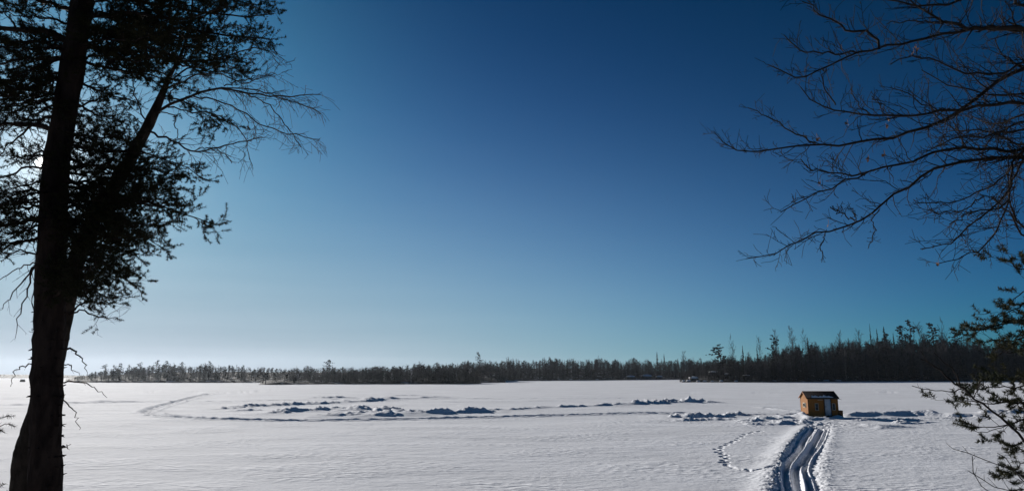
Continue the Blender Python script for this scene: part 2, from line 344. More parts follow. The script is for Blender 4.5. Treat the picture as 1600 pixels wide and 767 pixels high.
rr = [0.4, 0.8, 1.3, 2, 2.8, 3.8, 5, 6.2, 7.5, 8.8, 10, 11.2, 12.4, 13.6, 14.8, 16, 17.2, 18.4, 19.6, 20.8, 22]
while rr[-1] < 62: rr.append(rr[-1] + 0.10 + (rr[-1] - 22) * 0.0035)
while rr[-1] < 165: rr.append(rr[-1] + 0.24 + (rr[-1] - 62) * 0.006)
while rr[-1] < 2300: rr.append(rr[-1] * 1.055)
rr = np.array(rr)
pxc = np.concatenate([np.arange(-60, 1030, 2.2), np.arange(1030, 1660, 1.3)])
az = np.arctan((pxc - 800) / (F * 1.02)); side = np.linspace(az[-1], az[0] + 2 * np.pi, 60)[1:-1]
az = np.concatenate([az, side]); na = len(az); nr = len(rr)
X = (rr[:, None] * np.sin(az)[None]).ravel(); Yg = (rr[:, None] * np.cos(az)[None]).ravel()
Zg = height(X, Yg)
ii = np.arange(nr - 1)[:, None] * na + np.arange(na)[None]; i2 = np.arange(nr - 1)[:, None] * na + (np.arange(na)[None] + 1) % na
quads = np.stack([ii, i2, i2 + na, ii + na], -1).reshape(-1, 4)[:, ::-1]
V = np.stack([X, Yg, Zg], 1)
hole = np.array([[(j + 1) % na, j, len(V)] for j in range(na)]); V = np.concatenate([V, [[0, 0, height(np.zeros(1), np.zeros(1))[0]]]])
qc = V[quads].mean(1); isb = (shore_line(qc[:, 0]) - qc[:, 1]) > 0
def sub(V, Fl):
    idx = np.unique(np.concatenate([f.ravel() for f in Fl])); mp = np.zeros(len(V), int); mp[idx] = np.arange(len(idx)); return V[idx], [mp[f] for f in Fl]
v, f = sub(V, [quads[~isb]]); link('frozen_lake', mesh('frozen_lake', v, f, M_SNOW, True), kind='structure')
v, f = sub(V, [quads[isb], hole]); link('snowy_bank', mesh('snowy_bank', v, f, M_SNOW, True), kind='structure')
def gz(x, y): return float(height(np.array([float(x)]), np.array([float(y)]))[0])
print('ground quads', len(quads))

# ------------------------------------------------------------------ far shores
def interp(tab, px, j):
    v = np.interp(px, [t[0] for t in tab], [t[j] for t in tab])
    if j == 2:                            # the canopy line rises and falls
        b_ = np.interp(px, [t[0] for t in tab], [t[1] for t in tab]); v -= (b_ - v) * (.26 * vn(np.array([px / 13.0]), np.array([3.3]), 9)[0] + .16 * vn(np.array([px / 4.5]), np.array([8.3]), 19)[0] - .02)
    return v
SHORES = {   # px, waterline y, canopy top y, land rise m at the back ; depth of the wood behind the shore
 'far':    dict(t=[(-260,590.2,584,3),(0,590.2,583.5,4),(90,590.2,584.5,3),(150,590.0,587,1),(200,590.0,589,0)], depth=160),
 'left':   dict(t=[(102,597,594,0.1),(118,597,587,.6),(140,597.3,581,1.5),(165,597.5,576,3),(250,597.5,569,5),(340,597.5,569.5,5),(430,597.5,572,5),(520,597.5,572,5),(600,597.5,571,5),(700,597.5,568,5),(790,597.5,566,5)], depth=70),
 'point':  dict(t=[(404,600.8,600,0.2),(410,600.8,594,0.4),(440,600.8,592,.4),(455,600.5,583,.5),(490,600,579,1),(510,600,577,1),(560,600,574,1.2),(640,599.8,570,1.5),(700,599.8,569,1.5),(735,599.5,576,1),(752,599.5,588,.4)], depth=26),
 'centre': dict(t=[(690,595,566,7),(750,595,561,8),(850,594.5,559,9),(950,593.5,559,9),(1000,593,560,8),(1070,592.5,560,7),(1120,592,560,6),(1200,592,560,5)], depth=110),
 'right':  dict(t=[(1062,597,593,.3),(1070,597,581,1),(1080,597,572,2.2),(1110,597,566,3),(1140,597,559,5),(1180,597,555,6),(1210,597,547,8),(1250,596.5,539,9),(1300,596,534,10),(1350,595.5,532,10),(1400,595.5,530,10),(1450,595.5,527,10),(1500,595.5,528,10),(1560,595,532,9),(1640,595,534,9),(1800,595,534,8)], depth=75),
}
LANDNAME = {'far': 'distant_hill', 'left': 'hazy_shore_ground', 'point': 'wooded_point_ground', 'centre': 'middle_shore_ground', 'right': 'near_shore_ground'}
def shore_pt(sh, px, back):
    g = ground(px, interp(sh['t'], px, 1)); d = g[:2] / np.hypot(*g[:2]); r = np.hypot(*g[:2]); p = d * (r + back)
    ts = [t[0] for t in sh['t']]; edge = min(1, max(0, (px - ts[0]) / 12), max(0, (ts[-1] - px) / 12) if sh is not SHORES['right'] else 1)
    u = min(max(back / sh['depth'], 0), 1)
    z = (interp(sh['t'], px, 3) * (u * u * (3 - 2 * u)) + 0.7 * min(1, back / 3)) * edge
    return np.array([p[0], p[1], z])
for nm, sh in SHORES.items():
    ts = [t[0] for t in sh['t']]; pxs = np.arange(ts[0], ts[-1] + 1, 4); bk = np.array([-1.5, 0, 0.8, 2, 4, 7, 12, 20, 35, 55, 80, 120, 200, 400]) * (sh['depth'] / 75.0 if nm != 'far' else 1)
    V = []
    for b in bk:
        for p in pxs:
            q = shore_pt(sh, p, b)
            n_ = vn(np.array([q[0] * .12]), np.array([q[1] * .12]), 5)[0]
            if b <= 0: q[2] = -0.5 if b < 0 else 0.1 + 0.5 * max(n_, 0)
            elif b < 100: q[2] += 1.1 * n_ * min(1, b / 3)
            V.append(q)
    m_, n_ = len(bk), len(pxs); i = np.arange(m_ - 1)[:, None] * n_ + np.arange(n_ - 1)[None]
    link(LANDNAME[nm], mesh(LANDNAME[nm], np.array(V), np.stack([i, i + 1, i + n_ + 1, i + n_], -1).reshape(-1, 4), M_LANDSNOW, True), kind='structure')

# ---- tree models, 1 m tall, scaled when placed
def spruce_geo(rg, layers=26, blades=7, wide=0.13):
    Vc, Fc = [], []; tb = Tubes(); tb.add([(0, 0, 0), (0, 0, .5), (0, 0, 1.0)], (0.012, 0.001), 4)
    for i in range(layers):
        t = i / (layers - 1); z = 0.10 + 0.88 * t; r = wide * (1 - t) ** 0.85 * rg.uniform(0.65, 1.2) + 0.012
        for k in range(blades):
            a = rg.uniform(0, 2 * math.pi); rr_ = r * rg.uniform(0.6, 1.15); d = np.array([math.cos(a), math.sin(a), 0]); s = np.array([-d[1], d[0], 0]) * rr_ * 0.42
            o = len(Vc); zz = z + rg.uniform(-.015, .015)
            Vc += [np.array([0, 0, zz + .02]), d * rr_ * .6 + s + [0, 0, zz - .012], d * rr_ + [0, 0, zz - .02 + rg.uniform(-.01, .02)], d * rr_ * .6 - s + [0, 0, zz - .02]]
            Fc.append((o, o + 1, o + 2, o + 3))
    return tb.geo(), (np.array(Vc), np.array(Fc))
def pine_geo(rg, lean=0.0):
    tb = Tubes(); top = np.array([lean, 0, 1.0]); P = spline([(0, 0, 0), (lean * .2, .01, .4), (lean * .6, 0, .75), top], 7); tb.add(P, (0.016, 0.003), 5)
    Vc, Fc = [], []
    full = rg.uniform(.8, 1.25)
    for i in range(22):
        t = 0.32 + 0.66 * (i + rg.random()) / 22; b = np.array([np.interp(t, P[:, 2], P[:, 0]), 0, t])
        a = rg.uniform(0, 2 * math.pi); ln = rg.uniform(0.6, 1.15) * 0.19 * full * math.sin(math.pi * min(1, (1.04 - t) * 1.15) * .62 + .12); d = np.array([math.cos(a), math.sin(a), rg.uniform(-.05, .5)])
        e = b + d * ln; tb.add([b, (b + e) / 2 + [0, 0, -.01], e], (0.005, 0.002), 3)
        for q in range(8):
            c = b + (e - b) * rg.uniform(.25, 1.1) + rg.normal(size=3) * [.02, .02, .012]
            for _ in range(3):
                n1 = rg.normal(size=3) * [1, 1, .6]; n1 = unit(n1) * rg.uniform(.012, .030); n2 = unit(np.cross(n1, rg.normal(size=3))) * rg.uniform(.008, .018)
                o = len(Vc); Vc += [c - n1, c - n2, c + n1, c + n2]; Fc.append((o, o + 1, o + 2, o + 3))
    return tb.geo(), (np.array(Vc), np.array(Fc))
def bare_geo(rg, thick=1.0, low=0.3, spread=.5, n=24):
    tb = Tubes(); tw = Tubes(); P = spline([(0, 0, 0), (rg.normal() * .008, 0, .35), (rg.normal() * .02, rg.normal() * .02, .7), (rg.normal() * .03, rg.normal() * .02, 1.0)], 7)
    tb.add(P, (0.0075 * thick, 0.002), 3)
    for i in range(n):
        t = low + (0.97 - low) * rg.random() ** .9; b = np.array([np.interp(t, P[:, 2], P[:, k]) for k in range(3)])
        a = rg.uniform(0, 2 * math.pi); ln = rg.uniform(.12, .28) * (1.15 - .75 * t); d = unit(np.array([math.cos(a) * spread, math.sin(a) * spread, rg.uniform(.5, 1.0)]))
        e = b + d * ln + [0, 0, ln * .25]; m_ = b + d * ln * .5; tw.add([b, m_, e], (.0038 * thick, .0016), 3)
        for q in range(5):
            s = b + (e - b) * rg.uniform(.3, 1); dd = unit(d + rg.normal(size=3) * .5); tw.add([s, s + dd * ln * rg.uniform(.25, .55)], (.0026, .0012), 3)
    return tb.geo(), tw.geo()
rg = np.random.default_rng(11)
def protos(fn, n, m1, m2, nm, c): return [(mesh(nm + '_trunk', *((lambda g: (g[0][0], g[0][1]))(g)), m1), mesh(nm + '_' + c, g[1][0], g[1][1], m2), g) for g in [fn() for _ in range(n)]]
PRO = {
 'spruce_tree': protos(lambda: spruce_geo(rg, wide=rg.uniform(.085, .15)), 6, M_FARBARK, M_SPRUCE, 'spruce', 'crown'),
 'pine_tree': protos(lambda: pine_geo(rg, rg.uniform(-.06, .06)), 5, M_FARBARK, M_SPRUCE, 'pine', 'crown'),
 'bare_tree': protos(lambda: bare_geo(rg, rg.uniform(.7, 1.3), rg.uniform(.2, .45), rg.uniform(.3, .6)), 7, M_FARBARK, M_FARBARK, 'bare', 'crown'),
 'birch_tree': protos(lambda: bare_geo(rg, rg.uniform(.9, 1.3), rg.uniform(.3, .5), rg.uniform(.3, .5)), 4, M_PALE, M_FARBARK, 'birch', 'crown'),
 'frosted_tree': protos(lambda: bare_geo(rg, 1.0, rg.uniform(.1, .3), rg.uniform(.4, .7), 30), 4, M_FROST, M_FROST, 'frosted', 'crown'),
}
WHERE = {'far': 'on the far low hill at the left edge', 'left': 'in the hazy treeline on the far left shore', 'point': 'on the low wooded point left of centre', 'centre': 'along the far middle shore', 'right': 'on the dark wooded shore behind the orange hut'}
KLAB = {'spruce_tree': ('narrow spruce', 'spruce'), 'pine_tree': ('round-topped pine', 'pine tree'), 'bare_tree': ('leafless tree', 'bare tree'), 'birch_tree': ('pale-trunked birch', 'birch tree'), 'frosted_tree': ('frosted tree', 'bare tree')}
COUNT = {}
SPOTS = {'left': [(130, 'at the hazy left tip'), (210, 'by the leftmost pines of the hazy shore'), (300, 'by the tallest pine of the hazy left shore'), (400, 'right of the middle pines on the hazy left shore'), (900, 'on the hazy shore behind the low point')],
 'point': [(450, 'on the thin tip of the low point'), (505, 'left of the lone round pine on the low point'), (560, 'right of the lone round pine on the low point'), (640, 'on the middle of the low point'), (700, 'on the thick right half of the low point'), (900, 'on the dark right end of the low point')],
 'centre': [(760, 'by the broad tallest pine of the middle shore'), (840, 'behind the two squat conifers of the middle shore'), (920, 'on the left half of the middle shore'), (980, 'on the right half of the middle shore'), (1045, 'by the snowy outcrops of the middle shore'), (1300, 'where the middle shore meets the right wood')],
 'right': [(1100, 'at the rocky tip of the right shore'), (1155, 'by the leaning windswept pine'), (1205, 'just left of the big dark pine'), (1235, 'right of the big dark pine on the right shore'), (1270, 'above the left end of the hut'), (1320, 'above the right end of the hut'), (1365, 'left of the thin broken spire'), (1410, 'right of the thin broken spire'), (1450, 'by the tallest tiered pine'), (1500, 'by the high dark pine of the right wood'), (1700, 'behind the near pine boughs at the right edge')],
 'far': [(999, 'on the far low hill')]}
def plant(kind, base, h, wide, label=None, sh=None, lean=0.0, group=True, px=0, ref=1, row=''):
    t, c, _ = PRO[kind][random.randrange(len(PRO[kind]))]
    spot = next(t for p_, t in SPOTS[sh] if px < p_) if sh else ''
    size = '' if label else ('tall ' if h > 0.75 * ref else 'middling ' if h > 0.5 * ref else 'low ')
    lab = label or f"{size}{KLAB[kind][0]} {row}{spot}" 
    o = empty(kind, base, lab, KLAB[kind][1], f"{KLAB[kind][0]}{'es' if kind == 'birch_tree' else 's'} {WHERE[sh]}" if group and sh else None, random.uniform(0, 6.28) if not lean else 0)
    o.scale = (h * wide, h * wide, h); o.rotation_euler[1] = lean
    link('trunk', t, o); link('crown', c, o); COUNT[kind] = COUNT.get(kind, 0) + 1
    return o
def top_z(p, px, ytop):
    return at(px, ytop, p[1])[2]
MIX = {'far': (.6, .3, .1, 0, 0), 'left': (.14, .34, .38, .02, .12), 'point': (.42, .12, .36, .02, .08), 'centre': (.30, .14, .5, .03, .03), 'right': (.27, .06, .58, .09, 0)}
KN = ['spruce_tree', 'pine_tree', 'bare_tree', 'birch_tree', 'frosted_tree']
NUM = {'left': (110, 1500), 'point': (95, 800), 'centre': (120, 2200), 'right': (300, 2700), 'far': (0, 420)}   # single trees, trees of the mass behind
LOWV = {'brush': [bare_geo(rg, 1.5, .05, 1.0, 26) for _ in range(3)], 'spruce_tree': [spruce_geo(rg, 15, 5, wide=rg.uniform(.10, .17)) for _ in range(5)], 'pine_tree': [p[2] for p in PRO['pine_tree']][:3], 'bare_tree': [bare_geo(rg, rg.uniform(.9, 1.5), rg.uniform(.2, .45), .65, 17) for _ in range(6)]}
LOWV['birch_tree'] = LOWV['bare_tree']; LOWV['frosted_tree'] = LOWV['bare_tree']
MASSNAME = {'far': 'distant_woods', 'left': 'hazy_woods', 'point': 'point_woods', 'centre': 'middle_shore_woods', 'right': 'near_shore_woods'}
# the woods behind the single trees: points that carry low tree models
for m_ in (M_SPRUCE, M_FARBARK):            # colour varies from tree to tree, by place
    t_ = m_.node_tree; mp_ = t_.nodes['Mapping']; g_ = t_.nodes.new('ShaderNodeNewGeometry'); t_.links.new(g_.outputs['Position'], mp_.inputs['Vector'])
WOODCOL = bpy.data.collections.new('wood_models'); VARIANT = {}
def add_variant(kind, g, ever):
    (v0, q0), (v1, q1) = g
    fs = [q0, np.asarray(q1) + len(v0)]; me = mesh('wood_tree', np.concatenate([v0, v1]), fs, M_FARBARK); me.materials.append(M_SPRUCE)
    mi = np.concatenate([np.zeros(len(q0), np.int32), np.full(len(q1), 1 if ever else 0, np.int32)]); me.polygons.foreach_set('material_index', mi); me.update()
    n_ = len(WOODCOL.objects); o = bpy.data.objects.new('wood_tree_%02d' % n_, me); WOODCOL.objects.link(o); VARIANT.setdefault(kind, []).append(n_)
for kind in ('spruce_tree', 'pine_tree', 'bare_tree', 'brush'):
    for g in LOWV[kind]: add_variant(kind, g, kind in ('spruce_tree', 'pine_tree'))
VARIANT['birch_tree'] = VARIANT['frosted_tree'] = VARIANT['bare_tree']
ng = bpy.data.node_groups.new('woods', 'GeometryNodeTree')
ng.interface.new_socket('Geometry', in_out='INPUT', socket_type='NodeSocketGeometry'); ng.interface.new_socket('Geometry', in_out='OUTPUT', socket_type='NodeSocketGeometry')
gi = ng.nodes.new('NodeGroupInput'); go = ng.nodes.new('NodeGroupOutput'); ip = ng.nodes.new('GeometryNodeInstanceOnPoints'); ci = ng.nodes.new('GeometryNodeCollectionInfo')
ci.inputs['Collection'].default_value = WOODCOL; ci.inputs['Separate Children'].default_value = True; ci.inputs['Reset Children'].default_value = True
def attr(name, typ):
    a = ng.nodes.new('GeometryNodeInputNamedAttribute'); a.data_type = typ; a.inputs['Name'].default_value = name
    return next(o for o in a.outputs if o.enabled and o.name == 'Attribute')
ng.links.new(gi.outputs[0], ip.inputs['Points']); ng.links.new(ci.outputs[0], ip.inputs['Instance']); ip.inputs['Pick Instance'].default_value = True
ng.links.new(attr('variant', 'INT'), ip.inputs['Instance Index']); ng.links.new(attr('turn', 'FLOAT_VECTOR'), ip.inputs['Rotation']); ng.links.new(attr('size', 'FLOAT_VECTOR'), ip.inputs['Scale'])
ng.links.new(ip.outputs[0], go.inputs[0])
for nm, sh in SHORES.items():
    ts = [t[0] for t in sh['t']]; ni, nm_ = NUM[nm]; PTS, VAR, TURN, SIZE = [], [], [], []
    for q in range(nm_):
        px = random.uniform(ts[0] + 2, min(ts[-1] - 2, 1640)); back = sh['depth'] * random.uniform(0.04, 1.0) + 0.5; p = shore_pt(sh, px, back)
        tz = top_z(p, px, interp(sh['t'], px, 2)) - p[2]
        if tz < 0.8: continue
        kind = random.choices(KN, MIX[nm])[0]; low_ = q % 4 == 0
        lo = 0.55 if kind != 'spruce_tree' else 0.45
        h = tz * min(1.1, random.triangular(lo, 1.05, 0.93)) * (0.72 + 0.28 * back / sh['depth'])
        if low_ and nm != 'far': h *= .38
        wd = 1.25 if nm in ('right', 'centre') else 2.0
        if low_: wd *= 1.7
        if kind != 'spruce_tree': wd *= 1.1
        if nm == 'far': wd = 1.8; h *= 1.05
        PTS.append(p); VAR.append(random.choice(VARIANT['brush' if low_ and kind != 'spruce_tree' else kind])); TURN.append((0, 0, random.uniform(0, 6.28))); SIZE.append((h * wd, h * wd, h))
    me = bpy.data.meshes.new(MASSNAME[nm]); me.vertices.add(len(PTS)); me.vertices.foreach_set('co', np.array(PTS, np.float32).ravel())
    a_ = me.attributes.new('variant', 'INT', 'POINT'); a_.data.foreach_set('value', np.array(VAR, np.int32))
    for n_, d_ in (('turn', TURN), ('size', SIZE)): a_ = me.attributes.new(n_, 'FLOAT_VECTOR', 'POINT'); a_.data.foreach_set('vector', np.array(d_, np.float32).ravel())
    o_ = link(MASSNAME[nm], me, kind='stuff', label='dense far wood of bare trees and conifers ' + WHERE[nm], category='woods')
    md_ = o_.modifiers.new('woods', 'NODES'); md_.node_group = ng
    for q in range(ni):
        px = ts[0] + 3 + (min(ts[-1], 1600) - ts[0] - 6) * (q + random.random()) / ni
        skyline = q % 3 == 0
        back = sh['depth'] * (random.uniform(.75, .98) if skyline else random.uniform(0.01, .25)) + 1.0
        p = shore_pt(sh, px, back); tz = top_z(p, px, interp(sh['t'], px, 2)) - p[2]
        if tz < 0.8: continue
        kind = random.choices(KN, MIX[nm])[0]
        h = tz * (random.uniform(.84, 1.10) if skyline else random.triangular(.35, .95, .6))
        plant(kind, p, h, 1.15 if nm in ('right', 'centre') else 1.6, sh=nm, px=px, ref=tz, row='at the back ' if skyline else 'in front ')

# trees that stand out one by one: kind, px, top y, shore, back share, width, lean, label
LAND = [
 ('pine_tree', 748.7, 549.5, 'centre', .9, 1.5, 0, 'tallest broad pine standing above the middle shore just right of the point'),
 ('pine_tree', 513, 561.5, 'point', .5, 1.7, .03, 'lone round-topped pine rising above the low point left of centre'),
 ('spruce_tree', 1028, 549, 'centre', .9, 1.3, 0, 'tall spruce standing above the middle shore near the right wood'),
 ('spruce_tree', 1039, 552, 'centre', .9, .9, 0, 'slim spruce just right of the tall spruce on the middle shore'),
 ('bare_tree', 1071, 549.5, 'right', .1, 1.3, 0, 'bushy bare tree at the left end of the right wood'),
 ('pine_tree', 1133, 538, 'right', .3, 1.9, -.12, 'leaning windswept pine with ragged boughs at the low left part of the right wood'),
 ('bare_tree', 1146, 526, 'right', .5, .7, .01, 'tall thin dead tree just right of the leaning windswept pine'),
 ('spruce_tree', 1163.5, 539, 'right', .7, .9, 0, 'pointed spruce standing alone between the dead tree and the tall wood'),
 ('spruce_tree', 1186, 539, 'right', .7, .7, 0, 'thin spruce spire at the foot of the rising wood'),
 ('bare_tree', 1193, 527, 'right', .7, .8, -.06, 'crooked bare tree left of the big dark pine on the right shore'),
 ('pine_tree', 1212, 524, 'right', .6, 1.0, 0, 'big dark pine with a full crown left of the tall bare tree'),
 ('bare_tree', 1216, 516, 'right', .6, .9, 0, 'feathery bare treetop showing behind the big dark pine'),
 ('bare_tree', 1242, 512, 'right', .8, 1.3, 0, 'tall bare tree with a fan-shaped crown above the orange hut'),
 ('bare_tree', 1261, 517, 'right', .8, .9, .02, 'bare forked tree right of the fan-shaped tree'),
 ('spruce_tree', 1267, 527, 'right', .7, 1.2, 0, 'dark thick spruce above the hut roof'),
 ('spruce_tree', 1367, 505, 'right', .8, .45, .0, 'very thin broken spruce spire above the right wood'),
 ('spruce_tree', 1377.5, 513, 'right', .8, .8, 0, 'spruce just right of the thin broken spire'),
 ('spruce_tree', 1389, 510, 'right', .7, 1.3, 0, 'full dark spruce between the thin spire and the round pine'),
 ('spruce_tree', 1403, 519, 'right', .7, .7, 0, 'short slim spruce left of the round pine'),
 ('pine_tree', 1416, 508, 'right', .7, 1.1, .05, 'round-headed dark pine beside the tallest pine'),
 ('pine_tree', 1430, 499, 'right', .8, 1.0, 0, 'tallest tiered pine of the right wood'),
 ('bare_tree', 1444, 507, 'right', .7, 1.5, 0, 'bushy bare tree right of the tallest tiered pine'),
 ('pine_tree', 1469, 503, 'right', .8, 1.1, -.03, 'dark pine standing high left of the near pine boughs'),
 ('bare_tree', 1481, 501, 'right', .8, .8, 0, 'tall bare tree just right of the high dark pine'),
 ('pine_tree', 1501, 512, 'right', .6, 1.1, 0, 'dark pine half hidden behind the near pine boughs'),
 ('bare_tree', 1318, 519, 'right', .8, 1.0, 0, 'feathery bare tree over the middle of the right wood'),
 ('bare_tree', 1350, 516, 'right', .8, 1.1, -.02, 'bare tree left of the very thin broken spire'),
 ('pine_tree', 163, 569, 'left', .4, 1.7, 0, 'leftmost rounded pine of the hazy left shore'),
 ('pine_tree', 175, 570, 'left', .4, 1.2, 0, 'second rounded pine from the left on the hazy shore'),
 ('pine_tree', 186, 567, 'left', .4, 1.5, 0, 'third and fuller pine from the left on the hazy shore'),
 ('pine_tree', 200, 569.5, 'left', .4, 1.3, 0, 'small pine between the fuller pine and a wide gap on the hazy shore'),
 ('pine_tree', 217, 566, 'left', .5, 1.6, .02, 'bushy pine left of the tallest one on the hazy shore'),
 ('pine_tree', 241.5, 562, 'left', .5, 1.4, 0, 'tallest upright pine on the hazy left shore'),
 ('pine_tree', 257.5, 563, 'left', .5, 1.7, 0, 'wide pine just right of the tallest one on the hazy shore'),
 ('pine_tree', 283, 565, 'left', .5, 1.5, 0, 'round pine standing apart on the hazy left shore'),
 ('pine_tree', 326, 563.5, 'left', .5, 1.4, 0, 'pine with a pointed top near the middle of the hazy shore'),
 ('pine_tree', 415, 583.5, 'point', .05, 3.2, 0, 'broad bushy evergreen on the tip of the point'),
 ('pine_tree', 429, 586, 'point', .1, 2.6, 0, 'smaller bushy evergreen right of the one on the tip'),
 ('spruce_tree', 797, 578, 'centre', .02, 2.6, 0, 'first of two squat dark conifers low on the middle shore'),
 ('spruce_tree', 803, 579, 'centre', .02, 2.6, 0, 'second of two squat dark conifers low on the middle shore'),
]
for k_, px, yt, s_, bs, wd, ln, lab in LAND:
    sh = SHORES[s_]; p = shore_pt(sh, px, sh['depth'] * bs); h = top_z(p, px, yt) - p[2]
    plant(k_, p, h, wd * (1.0), lab, lean=ln)
print('trees', COUNT)

# rocks and snowy ledges on the right shore
def lump_mesh(rg, sx, sy, sz, nu=12, nv=7, half=False, rough=.25):
    V = []
    for i in range(nv + 1):
        th = math.pi * i / nv * (0.5 if half else 1)
        for j in range(nu):
            a = 2 * math.pi * j / nu; k = 1 + rough * rg.uniform(-1, 1) * math.sin(th + .01)
            V.append((sx * k * math.sin(th) * math.cos(a), sy * k * math.sin(th) * math.sin(a), sz * (1 + rough * .5 * rg.uniform(-1, 1)) * math.cos(th)))
    Q = [(i * nu + j, (i + 1) * nu + j, (i + 1) * nu + (j + 1) % nu, i * nu + (j + 1) % nu) for i in range(nv) for j in range(nu)]
    return np.array(V), np.array(Q)
ROCKS = [(1068, 596.5, 1.0, 1.2), (1076, 597.2, 1.4, 1.3), (1084, 590, 3.0, 2.4), (1091, 597.3, 1.2, 1.1), (1101, 597.3, 1.1, 1.0), (1113, 597.3, 1.2, .9), (1116, 581, 3.0, 1.8), (1127, 597.3, 1.2, 1.2), (1138, 584, 2.6, 1.2), (1150, 597.2, 1.2, 1.0), (1167, 586, 2.4, .8), (1246, 579, 3.8, 1.4), (1291, 596, 2.2, 1.0), (1310, 596, 2.0, .9), (985, 588, 4.5, 2.5), (1010, 587, 5.0, 3.6), (1030, 588, 3.6, 2.2)]
RLAB = ['low boulder at the very tip of the right shore', 'snow-capped boulder just right of the tip', 'tall snow-covered rock slope above the tip', 'small capped boulder below the snow slope', 'second small capped boulder from the snow slope', 'flat capped boulder at the ice edge left of the pine', 'bright snow-covered ledge up among the trees near the tip', 'round capped boulder under the leaning pine', 'narrow snowy ledge below the dead tree', 'last capped boulder in the row along the ice', 'faint snowy ledge right of the leaning pine', 'flat snow-topped ledge in the dark wood left of the hut', 'snowy boulder at the ice edge above the hut roof', 'snowy boulder at the ice edge right of the hut', 'left snowy outcrop on the middle shore', 'largest snowy outcrop on the middle shore', 'right snowy outcrop on the middle shore']
for i, ((px, py, sz, hh), lab) in enumerate(zip(ROCKS, RLAB)):
    sh = SHORES['centre' if px < 1050 else 'right']; yb = interp(sh['t'], px, 1)
    back = 0.5 if py > 595 else (yb - py) * 1.0 + 2; p = shore_pt(sh, px, back); 
    p = p.copy(); zt = at(px, py, p[1])[2]; p[2] = max(p[2] - .2, zt - hh * .6) if back > 1 else 0.05
    o = empty('boulder', p, 'dark ' + lab if 'ledge' not in lab and 'slope' not in lab else lab, 'rock', 'snowy rocks on the far shore', random.uniform(0, 1))
    v, q = lump_mesh(rg, sz, sz * .8, hh * .8); link('rock', mesh('rock', v, q, M_ROCK), o)
    v, q = lump_mesh(rg, sz * .98, sz * .8, hh * .45, half=True, rough=.15); v[:, 2] += hh * .52; link('snow_cap', mesh('snow_cap', v, q, M_CAP, True), o)

# ------------------------------------------------------------------ fishing hut
def box(x0, x1, y0, y1, z0, z1, bev=0.0):
    V = np.array([(x, y, z) for z in (z0, z1) for y in (y0, y1) for x in (x0, x1)], float)
    return V, np.array([(0, 2, 3, 1), (4, 5, 7, 6), (0, 1, 5, 4), (2, 6, 7, 3), (0, 4, 6, 2), (1, 3, 7, 5)])
def join(*gs):
    V, Fq, o = [], [], 0
    for v, q in gs: V.append(v); Fq.append(np.asarray(q) + o); o += len(v)
    return np.concatenate(V), np.concatenate(Fq)
def panel(name, geo, m, parent): return link(name, mesh(name, geo[0], geo[1], m), parent)
def wood_mat(name, a, b_):
    m = mat(name, a, 0.7, 0.25, b_, 4.0, 0.004, 30, (5, 5, .35)); t = m.node_tree; bs = t.nodes['Principled BSDF']
    wv = t.nodes.new('ShaderNodeTexWave'); wv.wave_type = 'BANDS'; wv.bands_direction = 'X'; wv.inputs['Scale'].default_value = 1.6
    c = t.nodes.new('ShaderNodeTexCoord'); s = t.nodes.new('ShaderNodeVectorMath'); s.operation = 'DOT_PRODUCT'; s.inputs[1].default_value = (1, 1, 0)
    cmb = t.nodes.new('ShaderNodeCombineXYZ'); t.links.new(c.outputs['Object'], s.inputs[0]); t.links.new(s.outputs['Value'], cmb.inputs['X']); t.links.new(cmb.outputs[0], wv.inputs['Vector'])
    rp = t.nodes.new('ShaderNodeValToRGB'); rp.color_ramp.elements[0].position = 0.0; rp.color_ramp.elements[0].color = (0, 0, 0, 1); rp.color_ramp.elements[1].position = .12
    bp = t.nodes.new('ShaderNodeBump'); bp.inputs['Distance'].default_value = .012; t.links.new(wv.outputs['Fac'], rp.inputs[0]); t.links.new(rp.outputs[0], bp.inputs['Height']); t.links.new(bp.outputs[0], bs.inputs['Normal'])
    return m
M_WOOD = wood_mat('stained_plywood_siding', (0.20, 0.074, 0.009), (0.285, 0.112, 0.015))
M_TRIM = mat('dark_trim', (0.035, 0.025, 0.02), .7, .3, (0.06, 0.045, 0.035), 8)
M_CORNER = mat('orange_trim_board', (0.16, 0.055, 0.010), .7, .3, (0.22, 0.08, 0.018), 9)
M_WHITE = mat('grey_white_paint', (0.50, 0.53, 0.56), .5, .4, (0.42, 0.45, 0.48), 3)
M_FRAME = mat('window_frame_paint', (0.5, 0.45, 0.36), .6, .3, (0.38, 0.33, 0.26), 6)
M_GLASS = mat('dark_window_glass', (0.02, 0.03, 0.035), .08, .8, (0.04, 0.05, 0.05), 2)
M_SHINGLE = mat('dark_shingles', (0.012, 0.011, 0.014), .95, .1, (0.026, 0.022, 0.024), 7, .006, 30)
A = ground(1264, 652.5); W, Dp, Hw, Hr = 2.95, 1.95, 1.90, 2.44
hut = empty('fishing_hut', (A[0], A[1], 0.05), 'small orange wooden fishing hut with a white door standing on the snow', 'hut', rz=R(-2))
V = np.array([(0, 0, 0), (W, 0, 0), (W, Dp, 0), (0, Dp, 0), (0, 0, Hw), (W, 0, Hw), (W, Dp, Hw), (0, Dp, Hw), (0, Dp / 2, Hr), (W, Dp / 2, Hr)], float)
me = bpy.data.meshes.new('wall'); me.from_pydata([tuple(p) for p in V], [], [(0, 1, 5, 4), (1, 2, 6, 9, 5), (2, 3, 7, 6), (3, 0, 4, 8, 7), (0, 3, 2, 1)]); me.materials.append(M_WOOD); link('wall', me, hut)
sl = (Hr - Hw) / (Dp / 2); ov = .13
def slope(y0, y1, z0, z1, th, x0, x1): 
    v, q = box(x0, x1, 0, 1, 0, 1); y = y0 + v[:, 1] * (y1 - y0); z = z0 + v[:, 1] * (z1 - z0) + v[:, 2] * th; return np.stack([v[:, 0], y, z], 1), q
